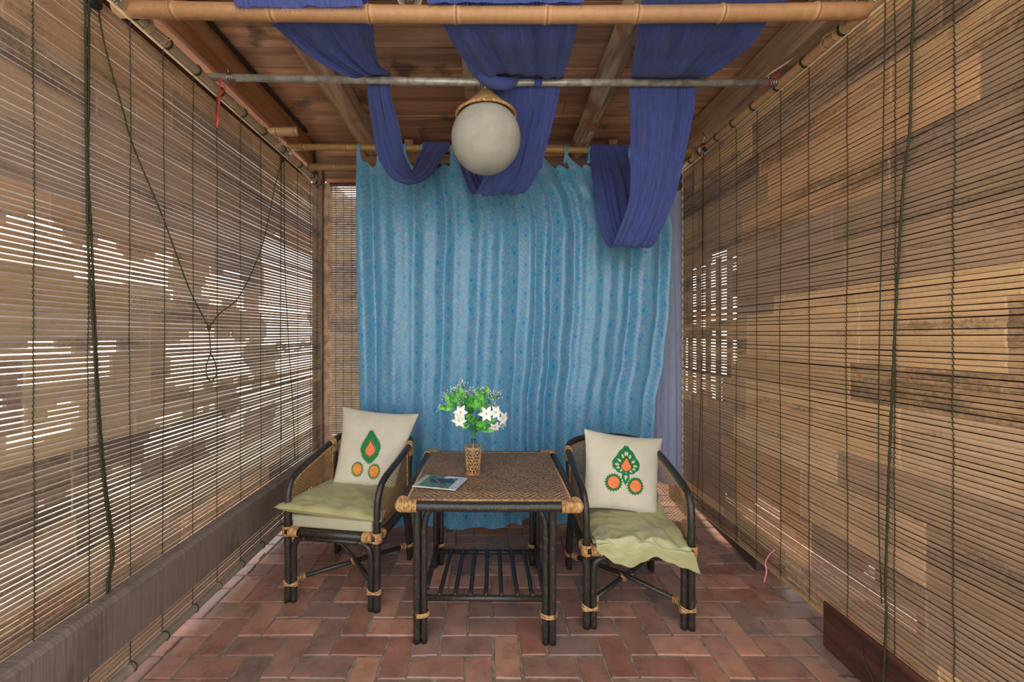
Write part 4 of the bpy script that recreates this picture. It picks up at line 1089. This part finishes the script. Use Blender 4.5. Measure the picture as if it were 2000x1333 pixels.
# ------------------------------------------------------------------ table
tb = thing('rattan_table', 'square dark rattan table with a woven top and slatted lower shelf', 'table', (.0, 2.33, 0), math.radians(-.8))
tx0, tx1, ty0, ty1 = -.392, .428, -.43, .40; lx = .330; lf, lr = -.335, .345; ox_ = -.004
for sx_ in (-1, 1):
    for yy, back in ((lf, 0), (lr, 1)):
        mb = MB(); X = sx_*lx+ox_
        P = wobble(cr([(X, yy, 0), (X, yy, .35), (X, yy, .70)], 10), .002, sx_+yy); mb.tube(P, bambooish(len(P), .0185, 7), 12)
        P = cr([(X-sx_*.035, yy, 0), (X-sx_*.035, yy, .45), (X-sx_*.036, yy, .57), (X-sx_*.055, yy, .635), (X-sx_*.10, yy, .664), (X-sx_*.17, yy, .668)], 10)
        mb.tube(P, bambooish(len(P), .0155, 12), 12)
        if back: P = cr([(X, yy-.033, 0), (X, yy-.033, .45), (X, yy-.05, .60), (X, yy-.12, .668)], 8); mb.tube(P, .015, 10)
        else: P = cr([(X-sx_*.004, yy+.033, 0), (X-sx_*.004, yy+.033, .45), (X, yy+.05, .60), (X, yy+.12, .668)], 8); mb.tube(P, .015, 10)
        leg = mb.build('leg', RATTAN, tb)
        mb = MB(); binding(mb, (X-sx_*.0175, yy+(.012 if not back else -.012), .128), (X-sx_*.0175, yy+(.012 if not back else -.012), .150), .033, 3, .0038, r2=.040, up=(0, 1, 0)); mb.build('binding', WRAP, leg)
mb = MB()
mb.tube([(-lx+.15, lf, .668), (lx-.15, lf, .668)], .015, 10); mb.tube([(-lx+.15, lr, .668), (lx-.15, lr, .668)], .015, 10)
for sx_ in (-1, 1): mb.tube([(sx_*lx+ox_, lf+.1, .668), (sx_*lx+ox_, lr-.1, .668)], .015, 10)
mb.build('apron', RATTAN, tb)
mb = MB(); z = .706; rt_ = .0225
P = cr([(tx0+.02, ty0, z), (.0, ty0-.004, z-.002), (tx1-.02, ty0, z)], 10); mb.tube(P, bambooish(len(P), rt_), 14)
mb.tube([(tx0+.02, ty1, z), (tx1-.01, ty1, z)], rt_*.9, 14)
mb.tube([(tx0, ty0+.02, z), (tx0+.006, ty1, z)], rt_, 14); mb.tube([(tx1, ty0+.02, z), (tx1+.006, ty1, z)], rt_, 14); fr_ = mb.build('top_frame', RATTAN, tb)
for cx, cy, dx, dy in ((tx0, ty0, 1, 1), (tx1, ty0, -1, 1), (tx0, ty1, 1, -1), (tx1, ty1, -1, -1)):
    mb = MB(); binding(mb, (cx+dx*.0, cy, z), (cx+dx*.075, cy, z), .0262, 11, .0034); binding(mb, (cx, cy, z), (cx, cy+dy*.05, z), .0262, 8, .0034); mb.sphere((cx, cy, z), .0275, 0, 14, 8); mb.build('binding', WRAP, fr_)
# light inner cane edging and woven panel
mb = MB(); px0, px1, py0, py1 = tx0+.024, tx1-.024, ty0+.026, ty1-.022
for a_, b_ in (((px0, py0), (px1, py0)), ((px1, py0), (px1, py1)), ((px1, py1), (px0, py1)), ((px0, py1), (px0, py0))):
    mb.tube([(*a_, .722), (*b_, .722)], .0065, 6)
mb.build('edging', WRAP, tb)
mb = MB(); N = 100; cw = (px1-px0)/N; ch = (py1-py0)/N; dk = lin((112, 84, 62)); lt = lin((164, 126, 88)); mdc = lin((132, 100, 72))
for j in range(N):
    for i in range(N):
        bi = (i//9) % 2; q_ = ((i if bi else -i)+j) % 4; over = q_ < 2
        if i < 4 or j < 5 or i > N-5: over = not over if (i+j) % 2 else over
        f = R.uniform(.75, 1.2); x0 = px0+i*cw; y0 = py0+j*ch; zt = .7265 if over else .7255
        edge_ = j < 12
        c = lt if over else dk
        if not edge_ and R.random() < .35: c = mdc
        c = tuple(k*f*(1.15 if edge_ else .92) for k in c); b = len(mb.v)
        mb.v += [(x0+.0004, y0+.0004, zt-.001), (x0+cw-.0004, y0+.0004, zt-.001), (x0+cw-.0004, y0+ch-.0004, zt), (x0+.0004, y0+ch-.0004, zt)]
        mb.face([b, b+1, b+2, b+3], 0, c)
mb.box((px0, py0, .712), (px1, py1, .7240), 0, dk)
mb.build('woven_top', TWEAVE, tb, smooth=False)
# lower shelf
hf, hb = .218, .118; yf, yb = lf+.0, lr-.065
def shz(y): return hf+(hb-hf)*(y-yf)/(yb-yf)
mb = MB(); mb.tube([(-lx+.03, yf, hf), (lx-.03, yf, hf)], .0145, 10); rl = mb.build('shelf_rail', RATTAN, tb)
mb = MB(); mb.tube([(-lx+.0, yb, hb), (lx-.0, yb, hb)], .0145, 10); mb.build('shelf_rail', RATTAN, tb)
for sx_ in (-1, 1):
    mb = MB(); mb.tube([(sx_*(lx-.045)+ox_, yf+.01, .262), (sx_*(lx-.012)+ox_, yb+.03, .135)], .0145, 10); mb.build('shelf_rail', RATTAN, tb)
for k in range(7):
    x = -lx+.105+k*(2*lx-.205)/6; P = wobble([V((x, yf, hf+.012)).lerp(V((x, yb, hb+.012)), t/8) for t in range(9)], .004, k)
    mb = MB(); mb.tube(P, bambooish(9, .0115, 4), 8); mb.build('shelf_slat', RATTAN, tb)

# magazine
def dtop(px, py, z=.731): Y = (H-z)*F/(py-655); return V(((px-950)*Y/F, Y, z))
c4 = [dtop(806, 951), dtop(832, 930), dtop(914, 937), dtop(890, 959)]   # near-left, far-left, far-right, near-right
def mag(i, j): return (c4[0].lerp(c4[3], i)).lerp(c4[1].lerp(c4[2], i), j)
mgo = (c4[0]+c4[2])/2; mgt = thing('magazine', 'folded magazine with a dark green cover photo lying on the table', 'magazine', tuple(mgo))
PAPER = simple('paper_edge', (226, 222, 214), .6, .3)
M = Mat('magazine_cover', .3, .5)
sp = M.t.nodes.new('ShaderNodeSeparateXYZ'); M.t.links.new(M.tc.outputs['UV'], sp.inputs[0]); u = E(M.t, sp.outputs[0]); v = E(M.t, sp.outputs[1])
nn_ = M.noise(M.coord('UV', (3, 4, 1)), 2.2, 4, .6)
col = M.mix(nn_.ss(.4, .6), lin((58, 78, 66)), lin((104, 130, 88)))
shape = ((u-.52)*(u-.52)*2.2+(v-.55)*(v-.55)*4+nn_*.15).ss(.30, .24)
col = M.mix(shape, col, lin((40, 44, 62)))
col = M.mix((((u*1.5+v)-1.15).f('ABSOLUTE')).ss(.05, .02)*shape, col, lin((150, 66, 72)))
col = M.mix(((v-u*.4)+nn_*.2).ss(.62, .70)*u.ss(.45, .55), col, lin((206, 208, 216)))
strip = u.ss(.82, .84); tx = ((v*44).f('SINE')*((u*70).f('SINE'))+nn_*.6).ss(.6, .9)*.7
col = M.mix(strip, col, M.mix(tx, lin((196, 202, 214)), lin((70, 70, 84))))
left = u.ss(.13, .12); col = M.mix(left, col, M.mix(tx*v.ss(.4, .5), lin((168, 176, 162)), lin((60, 64, 70))))
M.color(col); COVER = M.m
mb = MB(); mb.grid(lambda i, j: mag(i, j)-mgo+V((0, 0, .0065+.003*math.sin(PI*i)*(1-j)+.002*i)), 24, 12, 0, lambda i, j: (i, j)); mb.build('cover', COVER, mgt)
for k in range(2):
    mb = MB(); z_ = .0005+k*.0028; s_ = .003*(k-1)
    P = [mag(0, 0), mag(1, 0), mag(1, 1), mag(0, 1)]; P = [p-mgo+V((s_, s_, z_)) for p in P]
    mb.hexa(P+[p+V((0, 0, .0024)) for p in P]); mb.build('pages', PAPER, mgt, smooth=False)

# vase and flowers
vp = at(924, 925, 2.27); vb = V((vp.x, 2.29, .727))
vs_ = thing('woven_vase', 'small bottle vase in an open-weave bamboo sleeve on the table', 'vase', tuple(vb))
mb = MB(); n = 13; hv = .150
def vr(z_): return .036+.008*(z_/hv)
for sg in (-1, 1):
    for k in range(n):
        P = []; 
        for j in range(13):
            z_ = .006+(hv-.012)*j/12; a_ = 2*PI*k/n+sg*j*.19; P.append(V((vr(z_)*math.cos(a_), vr(z_)*math.sin(a_), z_)))
        mb.tube(P, .0032, 5, flat=.35, up=(math.cos(2*PI*k/n), math.sin(2*PI*k/n), 0))
for k in range(8): z_ = .012+k*(hv-.022)/7; mb.torus((0, 0, z_), (0, 0, 1), vr(z_), .0022, 26, 5)
for z_ in (.003, hv-.003): mb.torus((0, 0, z_), (0, 0, 1), vr(z_)+.001, .0045, 28, 6)
mb.build('woven_sleeve', WRAP, vs_)
mb = MB(); mb.lathe([(0, .004), (.028, .004), (.030, .01), (.031, .11), (.026, .135), (.012, .155), (.0105, .185), (.013, .192), (.0105, .190), (.009, .185), (.0085, .156), (.023, .132), (.028, .11), (.027, .012), (0, .009)], seg=24); mb.build('glass_bottle', GLASS, vs_)
bq = thing('flower_bouquet', 'bouquet of white lilies, green leaves and tiny white sprigs in the vase', 'flowers', tuple(vb+V((0, 0, .19))))
bo = V(bq.location)
def fp(px, py, dy=0): return at(px, py, 2.29+dy)-bo
neck = V((0, 0, -.04))
mb = MB()
lil = [((900, 806), (-.25, -1, .15), .044, -.05), ((897, 822), (-.15, -1, -.25), .046, -.06), ((950, 809), (.15, -1, .0), .048, -.05), ((968, 806), (.5, -.85, .2), .042, -.03), ((982, 818), (.7, -.7, -.1), .046, -.01), ((966, 834), (.2, -.75, -.6), .042, -.04), ((893, 815), (-.9, -.5, 0), .036, -.02)]
stemruns = []
def petal(mb, c, ax, side, L, w_, m=0):
    U = side.normalized(); ax = ax.normalized(); Bn = ax.cross(U)
    def f(i, j):
        t = j; ww = w_*math.sin(PI*min(1, t*.92+.06))**.7*(1-t**3*.6); out = L*t; lift = L*(.45*t-.65*t*t*.7)
        return c+U*out+ax*(lift+.15*abs(i-.5)*ww)+Bn*((i-.5)*2*ww)
    mb.grid(f, 4, 8, m)
for (pxy, ax, L, dy) in lil:
    c = fp(*pxy, dy); ax = V(ax).normalized(); s0_ = ax.orthogonal().normalized(); mb = MB()
    for k in range(6):
        sd = Matrix.Rotation(2*PI*k/6+.3, 3, ax) @ s0_; petal(mb, c, ax, sd, L*(1 if k % 2 else .92), .0125)
    mb.sphere(c+ax*.002, .006, 1, 8, 6); mb.tube([c, c+ax*.012], .0018, 5, 1)
    mb.build('lily_flower', [PETAL, YEL], bq); stemruns.append(c-ax*.006)
leaf = [((935, 774), (.15, 0, 1), .085, .026), ((928, 790), (-.3, -.2, 1), .07, .022), ((900, 768), (-.35, 0, 1), .075, .022), ((880, 783), (-.6, 0, .8), .10, .026), ((872, 797), (-1, 0, .05), .085, .018), ((888, 778), (-.2, -.2, 1), .09, .022), ((950, 765), (.2, 0, 1), .07, .018), ((918, 785), (0, -.3, 1), .08, .024), ((940, 783), (.6, -.2, .8), .07, .024), ((941, 832), (.8, -.5, .35), .085, .030),
        ((930, 838), (.5, -.7, .2), .07, .022), ((957, 824), (.9, 0, .2), .07, .016), ((915, 815), (-.4, -.5, .6), .06, .02), ((908, 832), (-.8, -.3, -.1), .06, .016), ((920, 800), (.1, -.6, .8), .07, .024), ((905, 790), (-.5, -.2, .7), .07, .02), ((962, 828), (.3, -.1, .8), .045, .012), ((945, 795), (.9, -.1, .5), .06, .016), ((925, 820), (-.2, -.6, .7), .06, .02), ((953, 842), (1, 0, -.05), .07, .01), ((912, 775), (-.1, .3, 1), .06, .02), ((966, 775), (.7, .1, .8), .05, .012)]
for k, (pxy, d, L, w_) in enumerate(leaf):
    c = fp(*pxy, R.uniform(-.05, .03)); d = V(d).normalized(); base = c-d*L*.5; side = d.cross(V((0, -1, 0)).lerp(V((R.uniform(-.6, .6), -1, R.uniform(-.3, .8))), .5)).normalized(); nn2 = side.cross(d)
    mb = MB(); mb.grid(lambda i, j: base+d*(L*j)+side*((i-.5)*2*w_*math.sin(PI*min(1, j*.95+.03))**.8)+nn2*(.25*w_*abs(i-.5)*2-.5*L*.3*(j-.5)**2), 6, 10); mb.build('leaf', LEAFM, bq); stemruns.append(base)
sprig = [(868, 770), (873, 789), (860, 797), (893, 756), (903, 749), (900, 784), (941, 815), (957, 778), (975, 771), (940, 762), (965, 792), (950, 793), (913, 770), (980, 832), (925, 762), (960, 768), (944, 820), (885, 762)]
for pxy in sprig:
    c = fp(*pxy, R.uniform(-.06, .04)); mb = MB(); dr = (c-neck).normalized()
    for k in range(16):
        q_ = c+V((R.gauss(0, .011), R.gauss(0, .011), R.gauss(0, .011))); mb.sphere(q_, R.uniform(.0026, .0044), 0, 6, 4)
        mb.tube([c-dr*.03, q_], .0006, 3, 1, cap=False)
    mb.build('tiny_white_sprig', [BUD, STEMM], bq); stemruns.append(c-dr*.03)
mb = MB()
for k, e in enumerate(stemruns):
    a_ = k*2.4; n0_ = neck+V((.005*math.cos(a_), .005*math.sin(a_), 0)); m_ = V((e.x*.25, e.y*.25, max(.05, e.z*.45)))
    mb.tube(cr([n0_, V((n0_.x*1.2, n0_.y*1.2, .01)), m_, e], 6), .0014, 5)
mb.build('stems', STEMM, bq)

# bits of straw on the floor by the left roller
k = 0
for (a_, b_), lb in (((( 483, 1122), (500, 1103)), 'short dark twig on the floor in front of the left chair'), (((507, 1092), (517, 1081)), 'tiny dark twig on the floor by the left blind roller'),
                     (((1638, 1321), (1672, 1323)), 'broken dark twig on the floor by the red-brown base beam')):
    mb = MB(); p = dtop(*a_, z=.004); q_ = dtop(*b_, z=.004); mb.tube([p, p.lerp(q_, .5)+V((.004, 0, .001)), q_], .003, 6); tag(mb.build('twig', DARKW), lb, 'twig')
